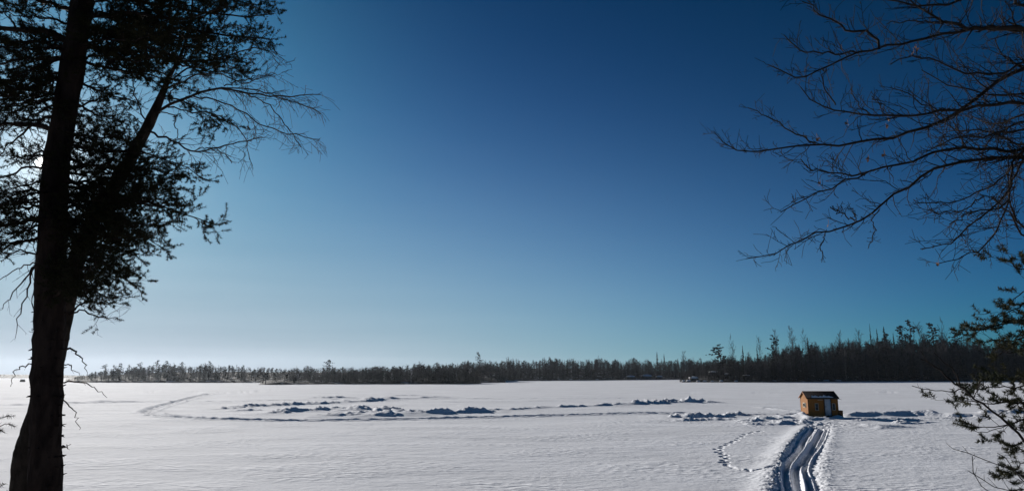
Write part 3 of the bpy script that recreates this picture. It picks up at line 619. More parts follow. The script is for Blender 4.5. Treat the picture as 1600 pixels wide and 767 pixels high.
roof = panel('roof', join(slope(-ov, Dp / 2, Hw - ov * sl + .01, Hr + .01, .045, -.10, W + .10), slope(Dp + ov, Dp / 2, Hw - ov * sl + .01, Hr + .01, .045, -.10, W + .10)), M_SHINGLE, hut)
for k in range(6):                                            # shingle courses
    a = k / 6; y0 = -ov + (Dp / 2 + ov) * a - .01; z0 = Hw - ov * sl + (Hr - Hw + ov * sl) * a + .058
    panel('shingle_course', slope(y0, y0 + .20, z0, z0 + .20 * sl - .008, .012, -.11, W + .11), M_SHINGLE, roof)
panel('ridge_cap', box(-.115, W + .115, Dp / 2 - .05, Dp / 2 + .05, Hr + .05, Hr + .085), M_CORNER, roof)
# snow lying along the lower edge of the roof
nx = 26; Vs = []; 
for j in range(5):
    for i in range(nx):
        x = .35 + (W - .75) * i / (nx - 1); u = j / 4; wdt = (.17 + .07 * math.sin(i * 1.3) + .05 * math.sin(i * .5)) * min(1, i / 2, (nx - 1 - i) / 2)
        y = -ov + .03 + wdt * u * 1.6; Vs.append((x, y, Hw - ov * sl + (y + ov) * sl + .062 + .07 * math.sin(math.pi * min(u * .9 + .08, 1)) * min(1, i / 2, (nx - 1 - i) / 2)))
q = [(j * nx + i, j * nx + i + 1, (j + 1) * nx + i + 1, (j + 1) * nx + i) for j in range(4) for i in range(nx - 1)]
link('roof_snow', mesh('roof_snow', np.array(Vs), np.array(q), M_CAP, True), roof)
panel('fascia', box(-.10, W + .10, -ov - .025, -ov - .002, Hw - ov * sl - .06, Hw - ov * sl + .04), M_TRIM, hut)
for s in (0, 1):   # barge boards on the left gable
    y0, y1 = (-ov, Dp / 2) if s == 0 else (Dp + ov, Dp / 2)
    panel('barge_board', slope(y0, y1, Hw - ov * sl - .07, Hr - .07, .10, -.125, -.103), M_CORNER, hut)
for x, y in ((-.012, -.012), (W - .07, -.012), (-.012, Dp - .06)): panel('corner_board', box(x, x + .08, y, y + .07, .0, Hw - .1), M_CORNER, hut)
def win(name, geo_frame, geo_pane, geo_bar):
    o = panel('window', geo_pane, M_GLASS, hut); panel('frame', geo_frame, M_FRAME if name else M_TRIM, o)
    if geo_bar is not None: panel('glazing_bar', geo_bar, M_FRAME, o)
def wfront(x0, x1, z0, z1, t=.045):
    fr = join(box(x0 - t, x0, -.03, -.001, z0 - t, z1 + t), box(x1, x1 + t, -.03, -.001, z0 - t, z1 + t), box(x0, x1, -.03, -.001, z1, z1 + t), box(x0, x1, -.03, -.001, z0 - t, z0))
    win(1, fr, box(x0, x1, -.012, -.002, z0, z1), None)
wfront(.72, .97, .70, 1.32); wfront(2.40, 2.62, .72, 1.32)
t = .06; y0, y1, z0, z1 = .55, 1.20, 1.0, 1.32
win(2, join(box(-.03, -.001, y0 - t, y0, z0 - t, z1 + t), box(-.03, -.001, y1, y1 + t, z0 - t, z1 + t), box(-.03, -.001, y0, y1, z1, z1 + t), box(-.03, -.001, y0, y1, z0 - t, z0)), box(-.012, -.002, y0, y1, z0, z1), box(-.02, -.013, .86, .89, z0, z1))
door = panel('door', box(1.64, 2.20, -.035, -.005, .18, 1.80), M_WHITE, hut)
panel('handle', join(box(1.70, 1.73, -.08, -.037, .98, 1.10), box(1.70, 1.73, -.09, -.078, .96, 1.12)), M_TRIM, door)
panel('door_frame', join(box(1.55, 1.635, -.045, -.003, .1, 1.84), box(2.205, 2.29, -.045, -.003, .1, 1.84), box(1.635, 2.205, -.045, -.003, 1.805, 1.84), box(1.635, 2.205, -.05, -.003, .1, .175)), M_TRIM, hut)
panel('sign_board', box(.98, 1.46, -.02, -.002, 1.66, 1.71), M_FRAME, hut)
panel('skid', box(-.05, W + .15, .10, .22, -.15, .02), M_TRIM, hut); panel('skid', box(-.05, W + .15, Dp - .22, Dp - .10, -.15, .02), M_TRIM, hut)
panel('pole', (lambda tb: (tb.add([(W - .1, -.08, Hw - .06), (W + .16, -.12, Hw - .14), (W + .33, -.14, Hw - .2)], (.02, .015), 6), tb.geo())[1])(Tubes()), M_TRIM, hut)
bx = empty('wooden_box', (A[0] + W + .03, A[1] - .10, .05), 'low brown wooden box against the right end of the orange hut', 'box', rz=R(-2))
panel('crate_side', join(box(0, .42, .1, .14, .25, .62), box(0, .42, .6, .64, .25, .62), box(0, .04, .14, .6, .25, .62), box(.38, .42, .14, .6, .25, .62)), M_CORNER, bx); panel('lid', box(-.02, .44, .08, .66, .623, .66), M_TRIM, bx); panel('crate_base', box(0.002, .418, .102, .638, .0, .248), M_TRIM, bx)

# tiny shelter far out on the ice, seen left of the big trunk
g = ground(35, 596.5); s = empty('ice_shelter', (g[0], g[1], .1), 'tiny dark shelter far out on the ice left of the big pine trunk', 'shelter')
v, q = box(-1.1, 1.1, -.9, .9, 0, 1.3); v[4:, 0] *= .75; v[4:, 1] *= .75; panel('tent_wall', (v, q), M_TRIM, s); panel('tent_roof', box(-.85, .85, -.7, .7, 1.303, 1.42), M_TRIM, s)

# ------------------------------------------------------------------ foreground trees
def grow_twigs(tb, P, r0, rgn, spacing, lmin, lmax, ang=55, up=.25, down=0, depth=1, k=3, flat=None, shoots=None, start=.12, shoot_len=.12, pshoot=1.0, taper=.6, wig=.12, sub_=.5, tipr=.0012):
    """side twigs along polyline P; returns nothing, adds tubes, and shoots for needles"""
    seg = np.linalg.norm(np.diff(P, axis=0), axis=1); cum = np.concatenate([[0], np.cumsum(seg)]); tot = cum[-1]
    s = tot * start + rgn.random() * spacing; sg = 1
    while s < tot:
        i = min(np.searchsorted(cum, s) - 1, len(seg) - 1); f = (s - cum[i]) / (seg[i] + 1e-9); b = P[i] + f * (P[i + 1] - P[i]); ax = unit(P[i + 1] - P[i]); u = s / tot
        nrm = np.cross(ax, rgn.normal(size=3)); nrm = unit(nrm)
        if flat is not None: nrm = unit(np.cross(ax, unit(np.array(flat) + rgn.normal(size=3) * .8)) * sg)
        a = R(ang * rgn.uniform(.6, 1.25)); d = unit(ax * math.cos(a) + nrm * math.sin(a) + np.array([0, 0, up - down]) * rgn.uniform(.3, 1))
        ln = rgn.uniform(lmin, lmax) * (1 - taper * u)
        n = 5 if ln > .2 else 3; q = np.linspace(0, 1, n)[:, None]; bend = rgn.normal(size=3) * ln * wig
        C = b + d * ln * q + bend * q * q + np.array([0, 0, (up * .35 - down * .5) * ln]) * q ** 2
        if n > 3: C[1:-1] += rgn.normal(size=(n - 2, 3)) * ln * .035
        rb = max(r0 * (1 - .75 * u) * .5, .0016) if depth > 0 else max(.0016, min(.003, r0 * .4))
        tb.add(C, (min(rb, .012 + ln * .01) if tipr < .0015 else max(.0024, min(rb, .010)), tipr), k)
        if depth > 0:
            grow_twigs(tb, C, rb, rgn, spacing * .75, lmin * sub_, lmax * sub_, ang, up, down, depth - 1, 3, flat, shoots, .2, shoot_len, pshoot, taper, wig, sub_, tipr)
        if shoots is not None and rgn.random() < pshoot:
            l_ = min(shoot_len * rgn.uniform(.6, 1.3), ln) ; e = C[-1]; dd = unit(C[-1] - C[-2]); shoots.append((e - dd * l_, e + dd * .01))
        s += spacing * rgn.uniform(.5, 1.5); sg = -sg

def limb(tree, origin, pts, r, rgn, mt, foliage=0.0, nm=M_NEEDLE, n=14, spacing=.16, lens=(.25, .6), depth=1, up=.2, down=0, ang=50, shoot_len=.11, label=None, nn=34, nlen=.036, flat=(0, 0, 1), r1=None, jit=.012, taper=.55, nw=.0042, tipr=.0012, wig=.06):
    P = spline(pts, n); P[1:-1] += rgn.normal(size=(n - 2, 3)) * jit
    tb = Tubes(); tb.add(P, (r, r1 or max(.0025, r * .15)), 6); sh = [] if foliage > 0 else None
    grow_twigs(tb, P, r, rgn, spacing, *lens, ang=ang, up=up, down=down, depth=depth, shoots=sh, pshoot=foliage, flat=flat, shoot_len=shoot_len, taper=taper, tipr=tipr, wig=wig)
    o = link('branch', tb.mesh('branch', mt, origin), tree)
    if label: o['label'] = label
    if foliage > 0:
        sh.append((P[-1] - unit(P[-1] - P[-2]) * .16, P[-1]))
        V, T_ = needles(np.array(sh), nn, nlen, nw, rgn); link('needles', mesh('needles', V - np.asarray(origin), T_, nm), o, kind='stuff')
        global NTRI; NTRI += len(T_)
    return P
NTRI = 0

def trunk_mesh(prof, Y, base, mt, sides=28, rings=150, rough=.06, scale=F, flare=.5):
    """prof: px, py, width px, depth"""
    C = spline([at(a, b, y) for a, b, w_, y in prof], rings); kp = np.array([at(a, b, y) for a, b, w_, y in prof]); kl = np.concatenate([[0], np.cumsum(np.linalg.norm(np.diff(kp, axis=0), axis=1))]); kl /= kl[-1]
    rad = np.interp(np.linspace(0, 1, rings), kl, [w_ * y / scale / 2 * .985 for a, b, w_, y in prof])
    th = np.arange(sides) * 2 * np.pi / sides; S_, TH = np.meshgrid(C[:, 2], th, indexing='ij')
    nz = fbm(TH * 5.0 / 2, S_ * 5, 600, 4, .65) ; plate = np.abs(vn(TH * 4.2, S_ * 2.1 * 4, 640)) * 1.2
    Rr = rad[:, None] * (1 + rough * (nz * 1.6 + plate - .3))
    V = np.stack([C[:, 0:1] + Rr * np.cos(TH), C[:, 1:2] + Rr * np.sin(TH), S_], -1).reshape(-1, 3)
    i = np.arange(rings - 1)[:, None] * sides + np.arange(sides)[None]; i2 = np.arange(rings - 1)[:, None] * sides + (np.arange(sides)[None] + 1) % sides
    Q = np.stack([i, i2, i2 + sides, i + sides], -1).reshape(-1, 4)
    return mesh('trunk', V - np.asarray(base), Q, mt, True), C, rad

# big pine
YP = 8.0
bx_, by_ = at(71, 767, YP)[:2]; base = np.array([bx_ - .05, YP, gz(bx_, YP) - .1])
def ppy(z, x): # pixel row of a height at the trunk's foot
    return 0
prof = []
zb = base[2]
def px_of(x, y, z):
    dz = z - CAMH; fw = y * math.cos(PITCH) + dz * math.sin(PITCH); uu = -y * math.sin(PITCH) + dz * math.cos(PITCH); return 800 + F * x / fw, 383.5 - F * uu / fw
bpx = px_of(base[0], YP, zb)
prof = [(bpx[0], bpx[1], 58, YP), (70, 850, 46, YP), (71, 767, 44, YP), (73, 620, 43, YP), (78, 480, 42, YP), (82.5, 340, 40, YP), (90.5, 240, 37, YP), (114, 100, 35, YP), (129, 0, 33, YP), (150, -150, 29, YP), (165, -330, 22, YP), (175, -600, 12, YP), (178, -800, 4, YP)]
pine = empty('pine_tree', base, 'tall dark pine with a straight thick trunk in the left foreground', 'pine tree')
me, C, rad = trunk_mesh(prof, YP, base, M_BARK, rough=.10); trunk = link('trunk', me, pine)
r1 = np.random.default_rng(21)
def PX(lst, y0, y1): n = len(lst); return [at(a, b, y0 + (y1 - y0) * (i / (n - 1))) for i, (a, b) in enumerate(lst)]
LIMBS = [  # pixels, far-end distance, radius, foliage, kind
 ([(150,-150),(260,-80),(380,-50),(470,-40)], 8.6, .03, .9), ([(140,-80),(250,-50),(350,-30),(420,-15)], 7.4, .03, .9), ([(135,-50),(240,-20),(330,-5),(400,8)], 8.8, .03, .95),
 ([(130,-10),(250,8),(350,25),(428,22)], 8.3, .03, .95), ([(125,20),(250,40),(350,55),(425,62)], 7.8, .03, .95), ([(122,30),(200,20),(280,30),(360,5)], 7.0, .028, .95),
 ([(120,40),(230,62),(320,80),(378,112)], 7.4, .028, .95), ([(115,70),(200,82),(290,95),(385,92)], 8.6, .028, .9), ([(118,55),(200,45),(290,60),(350,45)], 9.2, .028, .95),
 ([(112,90),(180,110),(240,120),(290,130)], 7.5, .022, .8), ([(115,60),(170,80),(215,95),(250,85)], 6.9, .022, .9), ([(108,120),(160,145),(215,160)], 8.7, .02, .7),
 ([(105,150),(150,180),(190,190)], 7.4, .018, .7), ([(102,170),(140,160),(175,145)], 8.8, .018, .6), ([(100,200),(140,222),(180,238)], 8.3, .018, .7),
 ([(98,222),(150,236),(220,238),(290,262),(318,281)], 7.6, .02, .85), ([(96,245),(160,262),(225,262),(282,275)], 8.3, .02, .85), ([(95,270),(140,300),(180,310),(215,300)], 7.3, .02, .95),
 ([(92,290),(160,300),(250,322),(300,338),(343,352)], 7.8, .024, .9), ([(92,285),(150,285),(220,290),(265,300)], 8.4, .02, .9), ([(90,310),(150,330),(210,362),(262,392)], 8.2, .02, .9),
 ([(90,330),(150,355),(195,385),(226,412)], 7.6, .018, .9), ([(88,350),(130,388),(180,425),(220,454)], 8.2, .018, .85), ([(90,345),(140,345),(180,350),(205,345)], 7.1, .018, .95),
 ([(95,400),(130,420),(165,430),(190,440)], 7.7, .016, .8), ([(100,440),(140,455),(185,465),(218,462)], 8.4, .015, .35), ([(108,490),(128,472),(150,470),(165,480)], 8.2, .014, .8),
 ([(108,492),(130,486),(160,496),(192,500)], 8.0, .012, .12),
 ([(110,70),(95,58),(50,46),(0,45),(-90,38)], 7.7, .048, .55), ([(122,20),(60,0),(10,-10),(-60,-30)], 8.4, .03, .6), ([(130,-30),(80,-50),(20,-60),(-60,-80)], 7.6, .03, .7),
 ([(105,95),(50,92),(0,100),(-60,110)], 8.4, .026, .7), ([(104,120),(60,132),(10,150),(-50,160)], 7.5, .026, .75), ([(112,80),(70,75),(30,75),(-20,80)], 7.2, .02, .85), ([(85,203),(45,194),(0,193),(-60,202)], 7.8, .036, .35),
 ([(92,180),(60,190),(25,215),(-10,250)], 8.4, .024, .3), ([(100,150),(60,160),(20,175),(-20,180)], 8.6, .02, .5), ([(80,262),(40,262),(0,280),(-40,290)], 8.3, .018, .12),
 ([(76,295),(40,300),(5,310),(-30,315)], 7.5, .018, .45), ([(72,337),(35,345),(0,355),(-50,365)], 7.8, .034, .5), ([(70,370),(35,376),(0,390),(-40,395)], 8.3, .022, .5), ([(74,320),(40,325),(10,330),(-20,335)], 8.7, .018, .5),
]
LIMBS += [([(95,262),(150,262),(210,282),(262,292)], 7.2, .016, .95), ([(94,280),(150,292),(205,312),(250,330)], 7.0, .016, .95), ([(92,300),(140,318),(190,340),(232,362)], 7.3, .016, .95),
 ([(90,330),(130,352),(172,372),(214,372)], 7.0, .015, .95), ([(88,350),(125,378),(165,402),(200,418)], 7.2, .015, .95), ([(88,372),(120,400),(150,430),(172,445)], 7.4, .014, .9), ([(100,205),(140,215),(180,212),(222,222)], 7.1, .015, .7),
 ([(112,95),(70,98),(30,120),(-20,130)], 7.1, .018, .95), ([(110,110),(70,120),(30,140),(-20,150)], 8.9, .018, .95), ([(104,140),(60,150),(20,165),(-30,170)], 7.2, .018, .9), ([(115,60),(70,60),(30,70),(-20,60)], 8.8, .018, .9), ([(100,160),(60,175),(30,190),(-10,200)], 8.7, .016, .8),
 ([(118,40),(80,30),(40,25),(-10,20)], 7.3, .018, .8), ([(70,350),(40,360),(10,372),(-20,380)], 7.4, .015, .8), ([(122,45),(190,62),(260,85),(320,108)], 6.9, .018, .95), ([(118,62),(170,90),(220,118),(262,138)], 7.2, .016, .9)]
for i, (pp, ye, r, fo) in enumerate(LIMBS):
    pts = PX(pp, YP, ye); left = pp[-1][0] < 60
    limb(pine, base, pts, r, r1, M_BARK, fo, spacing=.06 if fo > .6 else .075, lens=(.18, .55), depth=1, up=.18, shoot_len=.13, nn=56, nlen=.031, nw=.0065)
HULL = [(-140, 440), (-60, 440), (60, 415), (110, 370), (140, 270), (180, 190), (220, 200), (260, 285), (300, 320), (345, 330), (390, 245), (440, 205), (490, 165)]
def trunk_px(y): return np.interp(y, [-150, 0, 100, 240, 340, 480], [150, 129, 114, 90, 82, 78])
for k in range(64):
    right = k % 5 < 3; y = (r1.uniform(-120, 110) if k % 2 else r1.uniform(215, 470)) if right else r1.uniform(-120, 400)
    if right:
        xe = trunk_px(y) + (np.interp(y, [h_[0] for h_ in HULL], [h_[1] for h_ in HULL]) - trunk_px(y)) * r1.uniform(.35, .9); rise = r1.uniform(-25, 15)
    else: xe = r1.uniform(-70, 20); rise = r1.uniform(-20, 30)
    x0 = trunk_px(y - rise); pp = [(x0, y - rise * .6), (x0 + (xe - x0) * .35, y - rise * .1 - 6), (x0 + (xe - x0) * .7, y + rise * .1), (xe, y + rise * .5)]
    fo = (.9 if y < 110 else .7 if y > 255 else .5) if right else (.65 if y < 200 or y > 300 else .25)
    limb(pine, base, PX(pp, YP, YP + r1.uniform(-1.6, 1.6)), .016, r1, M_BARK, fo, spacing=.07, lens=(.16, .5), depth=1, up=.18, shoot_len=.12, nn=56, nlen=.031, nw=.0065)
DEAD = [([(66,392),(48,430),(40,470),(27,505),(24,528)], .014), ([(66,398),(35,440),(10,470),(0,485)], .012), ([(64,420),(50,460),(58,500),(75,515)], .008), ([(64,410),(40,415),(10,430),(-20,450)], .010),
 ([(97,545),(117,547),(130,565),(137,583)], .013), ([(97,568),(113,573),(124,586)], .008), ([(95,597),(128,597),(150,608),(167,621)], .010), ([(95,622),(108,635),(119,652),(124,671)], .008),
 ([(53,569),(38,570),(24,582),(16,603)], .009), ([(93,698),(101,698),(109,694)], .010), ([(58,514),(52,513),(46,518)], .006), ([(96,270),(70,262),(30,225),(5,235)], .010)]
for pp, r in DEAD:
    limb(pine, base, PX(pp, YP, YP + r1.uniform(-.5, .4)), r, r1, M_TWIG, 0, spacing=.16 if pp[0][1] < 480 or pp[0][0] < 60 else .2, lens=(.08, .34) if pp[0][1] < 480 else (.02, .07), depth=1 if pp[0][1] < 480 else 0, up=-.05, down=.25, label='bare dead branch' )
# bark flakes along the lower trunk
fl = Tubes()
for k in range(260):
    z = r1.uniform(C[0, 2] + .6, C[0, 2] + 4); i = int(np.argmin(abs(C[:, 2] - z))); a = r1.uniform(-.9, .9) if k % 2 else r1.uniform(0, 6.28)
    d = np.array([math.cos(a), math.sin(a), 0]); p = C[i] + d * rad[i] * .96; fl.add([p, p + d * r1.uniform(.015, .05) + [0, 0, r1.uniform(-.02, .02)]], (r1.uniform(.006, .014), .002), 4)
link('bark_flakes', fl.mesh('bark_flakes', M_BARK, base), trunk, kind='stuff')

# leaning tree behind the pine
YL = 8.7
b0 = at(30, 800, YL); base2 = np.array([at(22, 860, YL)[0], YL, gz(at(22, 860, YL)[0], YL) - .1]); q = px_of(*base2)
prof2 = [(q[0], q[1], 52, YL), (30, 830, 38, YL), (35, 767, 33, YL), (44, 700, 34, YL), (63, 640, 32, YL), (84, 560, 30, YL), (101, 480, 28, YL), (121, 400, 25, YL), (150, 335, 23, YL), (186, 280, 21, YL), (212, 232, 20, YL), (237, 185, 17, YL), (250, 155, 12, YL), (265, 120, 7, YL), (285, 80, 5, YL), (298, 30, 3.5, YL), (305, -60, 2, YL)]
lean = empty('leaning_tree', base2, 'second slimmer tree leaning right behind the big pine trunk with bare spreading boughs', 'tree')
me, C2, rad2 = trunk_mesh(prof2, YL, base2, M_BARK2, sides=18, rings=130, rough=.11); link('trunk', me, lean)
BARE2 = [([(240,180),(262,166),(300,150),(340,137),(380,145),(430,152),(470,150),(500,148)], .020, .95), ([(345,137),(400,140),(440,155),(480,165),(502,178)], .010, .8), ([(300,150),(350,160),(400,190),(440,205),(500,218)], .011, .9),
 ([(232,205),(262,218),(302,236),(345,228),(410,214)], .016, .5), ([(245,178),(275,180),(273,198),(279,206),(271,222)], .009, .0), ([(300,236),(325,232),(350,240),(362,255)], .007, .4),
 ([(255,140),(300,120),(340,115),(380,130),(430,115)], .012, .7), ([(262,128),(310,100),(360,85),(410,75),(430,90)], .012, .7), ([(262,168),(300,175),(340,180),(380,210),(390,250)], .010, .8), ([(275,105),(310,60),(350,40),(400,45)], .012, .5),
 ([(230,195),(215,160),(205,120),(200,90)], .011, .4), ([(262,166),(270,140),(290,120),(330,118)], .010, .4), ([(350,135),(400,120),(430,120)], .008, .6), ([(232,200),(205,180),(190,160)], .008, .3), ([(380,145),(420,165),(450,200),(470,230)], .009, .9)]
for pp, r, dr in BARE2:
    limb(lean, base2, PX(pp, YL, YL + r1.uniform(-.5, .5)), r, r1, M_TWIG, 0, spacing=.065 if dr > .3 else .3, lens=(.10, .42) if dr > .3 else (.05, .12), depth=1, up=.0, down=.28 * dr, ang=42, n=18, taper=.3, jit=.012, r1=.005, tipr=.0022, wig=.3, label='bare drooping branch')
for pp, ye, fo in [([(290,70),(340,75),(390,60)], 8.5, .9), ([(280,100),(320,110),(375,117)], 9.0, .8), ([(255,150),(300,165),(325,200)], 8.3, .5), ([(300,30),(350,15),(410,5)], 8.8, .9), ([(290,60),(250,40),(200,30)], 9.0, .9), ([(280,90),(240,80),(190,90)], 9.2, .8), ([(265,120),(230,110),(190,130)], 8.9, .6), ([(215,230),(180,215),(140,200)], 9.0, .5),
                   ([(185,280),(215,262),(250,250)], 8.9, .7), ([(170,300),(200,310),(235,320)], 9.1, .8), ([(140,350),(170,370),(200,372)], 9.0, .8), ([(130,380),(150,400),(170,415)], 9.0, .8), ([(110,450),(135,440),(165,452)], 8.9, .7), ([(330,180),(345,190),(335,205)], 8.5, .8)]:
    limb(lean, base2, PX(pp, YL, ye), .014, r1, M_BARK2, fo, spacing=.06, lens=(.16, .50), depth=1, up=.15, nn=56, nlen=.031, nw=.0065, shoot_len=.12)
print('needle tris', NTRI)

# ---- bare tree on the right, trunk outside the frame
def Z1(lst): return [(1100 + a / 1.826, b / 1.826) for a, b in lst]
YB = 6.2
tx = at(1860, 400, YB); base3 = np.array([tx[0] + .1, YB, gz(tx[0] + .1, YB) - .1])
bare = empty('bare_tree', base3, 'leafless tree reaching its long budded branches in from the right edge', 'bare tree')
q = px_of(*base3); prof3 = [(q[0], q[1], 60, YB), (1865, 900, 48, YB), (1862, 600, 44, YB), (1858, 400, 40, YB), (1860, 200, 36, YB), (1870, 0, 28, YB), (1880, -250, 18, YB), (1884, -500, 8, YB)]
me, C3, rad3 = trunk_mesh(prof3, YB, base3, M_BARE, sides=18, rings=80, rough=.05); link('trunk', me, bare)
BB = [  # tip first, zoomed pixels; half thickness m at the frame edge; spread of side twigs
 ([(28,375),(60,410),(120,434),(200,426),(300,414),(400,411),(500,396),(590,372),(680,345),(790,270),(913,190),(1150,90)], .017, 1),
 ([(125,308),(190,340),(250,374),(320,408)], .006, .7),
 ([(120,738),(190,726),(260,697),(340,665),(430,635),(490,605),(530,565),(600,520),(700,470),(800,456),(900,448),(1150,430)], .014, 1),
 ([(218,606),(290,566),(350,536),(420,511),(500,486),(590,460),(680,426),(760,424),(860,430),(1000,410),(1180,400)], .014, 1),
 ([(275,248),(320,296),(400,318),(500,330),(600,326),(690,320),(800,300),(913,288),(1180,250)], .015, 1),
 ([(183,185),(225,208),(270,217),(320,205),(400,160),(500,140),(600,115),(700,95),(800,84),(913,90),(1180,120)], .014, .9),
 ([(560,-20),(600,10),(640,36),(700,66),(800,78),(913,82),(1180,100)], .026, .9),
 ([(280,5),(340,46),(400,80),(450,95),(497,118),(500,140)], .008, .8),
 ([(228,100),(280,150),(330,152),(380,150),(440,152)], .006, .7),
 ([(532,184),(590,160),(630,166),(680,185),(760,205),(850,212),(913,180),(1180,120)], .011, .9),
 ([(618,710),(700,692),(760,640),(820,590),(868,540),(880,480),(930,420),(1180,330)], .010, 1),
 ([(668,752),(730,735),(790,705),(850,640),(868,560),(885,500),(950,430),(1180,340)], .009, 1),
 ([(600,580),(700,576),(770,555),(830,528),(890,470),(1000,400),(1180,330)], .009, .9),
 ([(430,0),(500,-10),(600,20),(680,12),(780,-10),(913,-30)], .010, .7), ([(520,70),(600,60),(680,68)], .006, .6), ([(860,-10),(890,8),(930,15),(1180,10)], .018, .6),
 ([(530,250),(600,280),(650,310),(700,318)], .005, .9), ([(620,200),(700,240),(780,262),(913,268),(1180,230)], .010, 1), ([(640,430),(700,400),(800,392),(913,370),(1180,310)], .010, 1),
 ([(420,250),(440,290),(470,328)], .004, .5), ([(480,275),(500,300),(520,330)], .004, .5), ([(340,200),(350,250),(375,300)], .004, .4), ([(277,455),(310,485),(380,495),(430,500),(470,490)], .005, .8),
 ([(470,705),(485,660),(480,620),(500,600)], .004, .3), ([(340,740),(335,700),(345,665)], .004, .3), ([(410,590),(430,610),(440,632)], .004, .3), ([(360,590),(400,610),(430,635)], .004, .3),
 ([(700,640),(760,610),(830,600),(870,570)], .005, .9), ([(830,110),(850,160),(900,190),(1000,180)], .006, .9), ([(780,480),(800,430),(830,390),(880,360),(1000,320)], .008, .9), ([(820,560),(880,620),(900,660),(930,690)], .006, .9),
 ([(740,330),(800,350),(850,350),(913,330),(1100,300)], .009, 1), ([(870,440),(868,500),(872,560),(890,620),(940,700)], .008, .9), ([(640,600),(680,610),(740,600),(800,560)], .004, .8), ([(660,340),(720,370),(800,375),(900,410),(1100,430)], .009, 1)]
r2 = np.random.default_rng(5)
for i, (pp, r, sp) in enumerate(BB):
    z = Z1(pp)[::-1]; yt = YB + r2.uniform(-1.1, 1.1); inside = pp[-1][0] < 1050
    ys = yt if inside else YB
    pts = PX(z, ys, yt)
    limb(bare, base3, pts, r * 1.42, r2, M_BARE, 0, n=26 if len(pp) > 6 else 12, spacing=.052, lens=(.05, .42 * sp), depth=1, up=.28, ang=46, flat=None, taper=.55, jit=.012, r1=.0042, tipr=.0021, wig=.42)
    # short budded spurs
    P_ = spline(pts, 40); tb = Tubes()
    for q_ in range(int(np.linalg.norm(np.diff(P_, axis=0), axis=1).sum() / .055)):
        i_ = r2.integers(1, 38); d_ = unit(unit(P_[i_ + 1] - P_[i_]) + r2.normal(size=3) * .8 + [0, 0, .4]); l_ = r2.uniform(.015, .05); tb.add([P_[i_], P_[i_] + d_ * l_ * .7, P_[i_] + d_ * l_, P_[i_] + d_ * (l_ + .008)], (.0025, .002, .0042, .001), 4)
    link('spurs', tb.mesh('spurs', M_BARE, base3), bare, kind='stuff')
for (a, b) in [(525, 345), (520, 365), (598, 150), (606, 140), (410, 355), (470, 455), (332, 525), (393, 142), (322, 395), (670, 757), (515, 440), (355, 640)]:
    px, py = Z1([(a, b)])[0]; c = at(px, py, YB - .05); tb = Tubes(); tb.add([c + [0, 0, .05], c + [.004, 0, .02], c], (.002, .0015), 3)
    st = Vs = []
    for k in range(3):
        d = unit(r2.normal(size=3)); s_ = unit(np.cross(d, r2.normal(size=3))) * .012; e = c + d * .035
        Vs += [c, c + d * .018 + s_, e, c + d * .018 - s_ + [0, 0, .006]]
    v, qd = tb.geo(); vv, qq = join((v, qd), (np.array(Vs), np.arange(12).reshape(3, 4))); link('dead_leaf', mesh('dead_leaf', vv - base3, qq, M_LEAF), bare)

# ---- young pine at the right edge
YR = 6.6
def Z2(lst): return [(1100 + a / 2.672, 480 + b / 2.672) for a, b in lst]
tx = at(1700, 700, YR); base4 = np.array([tx[0], YR, gz(tx[0], YR) - .1]); q = px_of(*base4)
yp = empty('pine_tree', base4, 'young pine pushing tufted green-brown boughs in at the lower right edge', 'pine tree')
prof4 = [(q[0], q[1], 34, YR), (1700, 900, 28, YR), (1698, 700, 24, YR), (1694, 500, 18, YR), (1690, 380, 10, YR), (1688, 300, 4, YR)]
me, _, _ = trunk_mesh(prof4, YR, base4, M_BARK, sides=14, rings=60, rough=.05); link('trunk', me, yp)
for zz, ye, fo, r in [([(1600,80),(1440,60),(1336,55),(1240,75),(1150,95),(1075,95)], 6.2, .9, .016), ([(1600,130),(1450,110),(1336,130),(1240,140),(1130,130)], 6.9, .55, .014), ([(1590,0),(1450,-30),(1336,-10),(1260,30),(1200,50)], 6.5, .85, .014),
    ([(1600,200),(1450,200),(1336,180),(1260,200),(1180,200)], 7.2, .5, .012), ([(1590,-120),(1450,-150),(1336,-160),(1270,-195),(1225,-205)], 6.4, .85, .012), ([(1590,-60),(1450,-70),(1336,-60),(1280,-20),(1250,10)], 6.9, .7, .012),
    ([(1600,300),(1450,280),(1336,330),(1240,330),(1140,345)], 6.3, .9, .013), ([(1600,380),(1450,360),(1336,390),(1240,400),(1120,400),(1010,392)], 6.6, .8, .013), ([(1600,480),(1450,440),(1336,470),(1250,495),(1150,500),(1068,490)], 6.5, .7, .012),
    ([(1600,560),(1450,540),(1336,560),(1270,575),(1235,560)], 6.3, .85, .010), ([(1600,640),(1450,640),(1336,660),(1290,680),(1240,700)], 6.8, .85, .010), ([(1600,260),(1450,240),(1336,290),(1250,300),(1160,300)], 6.9, .7, .012), ([(1600,720),(1450,700),(1336,720),(1280,730)], 6.3, .8, .010), ([(1600,430),(1450,420),(1336,420),(1290,350)], 7.0, .8, .010), ([(1600,30),(1450,20),(1336,90),(1290,160)], 6.1, .8, .010)]:
    limb(yp, base4, PX(Z2(zz), YR, ye), r, r2, M_BARK, fo, M_NEEDLE2, spacing=.075, lens=(.08, .28), depth=1, up=.25, shoot_len=.08, nn=60, nlen=.038, nw=.0065, taper=.2, n=16, ang=45)
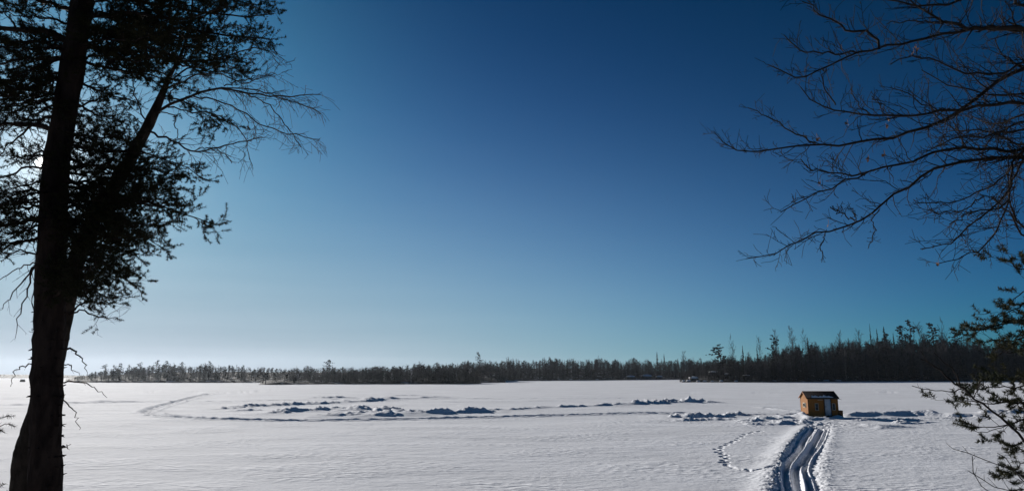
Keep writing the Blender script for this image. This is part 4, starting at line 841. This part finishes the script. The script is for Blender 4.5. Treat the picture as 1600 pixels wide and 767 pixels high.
# ---- leafless sapling in front of it
YS = 5.6
tx = at(1690, 760, YS); base5 = np.array([tx[0], YS, gz(tx[0], YS) - .1])
sap = empty('bare_sapling', base5, 'thin leafless sapling slanting up to the left across the lower right pine boughs', 'sapling')
q = px_of(*base5)
stem = [(q[0], q[1]), (1720, 860), (1680, 780), (1640, 725)] + Z2([(1336, 556), (1280, 500), (1200, 430), (1130, 375), (1065, 325), (1000, 275), (940, 240), (905, 215)])
limb(sap, base5, PX(stem, YS, YS), .017, r2, M_BARE, 0, n=30, spacing=.2, lens=(.04, .14), depth=0, up=.2, flat=None, r1=.005, tipr=.002)
for zz, r in [([(1085,345),(1030,352),(950,345),(868,327)], .0045), ([(1068,328),(1045,262),(1000,225),(960,188)], .0045), ([(1000,275),(940,230),(905,183)], .004), ([(1270,490),(1180,520),(1130,515)], .0035), ([(1220,450),(1300,410),(1336,385)], .0035), ([(1130,375),(1150,320),(1160,300)], .003)]:
    limb(sap, base5, PX(Z2(zz), YS, YS + r2.uniform(-.3, .3)), r, r2, M_BARE, 0, n=10, spacing=.09, lens=(.03, .12), depth=0, up=.3, flat=None, jit=.004)
tx = at(1680, 860, 5.0); base6 = np.array([tx[0], 5.0, gz(tx[0], 5.0) - .1]); q = px_of(*base6)
sh2 = empty('bare_shrub', base6, 'low leafless shrub with arching twigs in the bottom right corner', 'shrub')
for zz, r in [([(1336,702),(1250,665),(1200,645),(1110,610),(1040,590)], .006), ([(1336,760),(1290,767),(1240,762),(1180,730),(1100,680)], .006), ([(1336,730),(1270,640),(1225,608)], .004), ([(1336,800),(1240,800),(1150,740),(1125,690),(1120,620)], .004)]:
    z = [(q[0], q[1]), (1690, 820)] + Z2(zz); limb(sh2, base6, PX(z, 5.0, 5.0 + r2.uniform(-.2, .3)), r, r2, M_BARE, 0, n=16, spacing=.08, lens=(.04, .16), depth=0, up=.35, flat=None, jit=.004)
# ---- small pine whose tips show at the lower left edge
YQ = 5.2
tx = at(-130, 800, YQ); base7 = np.array([tx[0], YQ, gz(tx[0], YQ) - .1]); q = px_of(*base7)
sp = empty('pine_sapling', base7, 'small pine showing only a few tufted twig tips at the lower left edge', 'pine tree')
me, _, _ = trunk_mesh([(q[0], q[1], 30, YQ), (-130, 850, 24, YQ), (-128, 700, 16, YQ), (-126, 600, 6, YQ)], YQ, base7, M_BARK, sides=12, rings=40); link('trunk', me, sp)
for zz, ye in [([(-128,660),(-60,668),(-10,655),(14,648)], 5.1), ([(-128,680),(-60,680),(-5,668),(16,662)], 5.4), ([(-128,700),(-60,690),(-15,678),(8,676)], 5.2), ([(-128,790),(-60,775),(-10,760),(9,755)], 5.3), ([(-128,800),(-60,800),(0,775),(12,768)], 5.0)]:
    limb(sp, base7, PX(zz, YQ, ye), .008, r2, M_BARK, .9, M_NEEDLE, spacing=.12, lens=(.05, .14), depth=0, up=.2, shoot_len=.07, nn=36, nlen=.03, nw=.003)

# ------------------------------------------------------------------ air
if HAZE > 0:
    v, q = box(-2700, 2700, -2700, 2700, -1.5, 60); m = bpy.data.materials.new('haze'); m.use_nodes = True; t = m.node_tree; t.nodes.clear()
    pv = t.nodes.new('ShaderNodeVolumePrincipled'); pv.inputs['Color'].default_value = (0.78, 0.88, 1.0, 1); pv.inputs['Density'].default_value = HAZE; pv.inputs['Anisotropy'].default_value = HAZE_G
    o = t.nodes.new('ShaderNodeOutputMaterial'); t.links.new(pv.outputs[0], o.inputs['Volume'])
    link('haze', mesh('haze', v, q, m), kind='stuff')
    scene.cycles.volume_bounces = 0
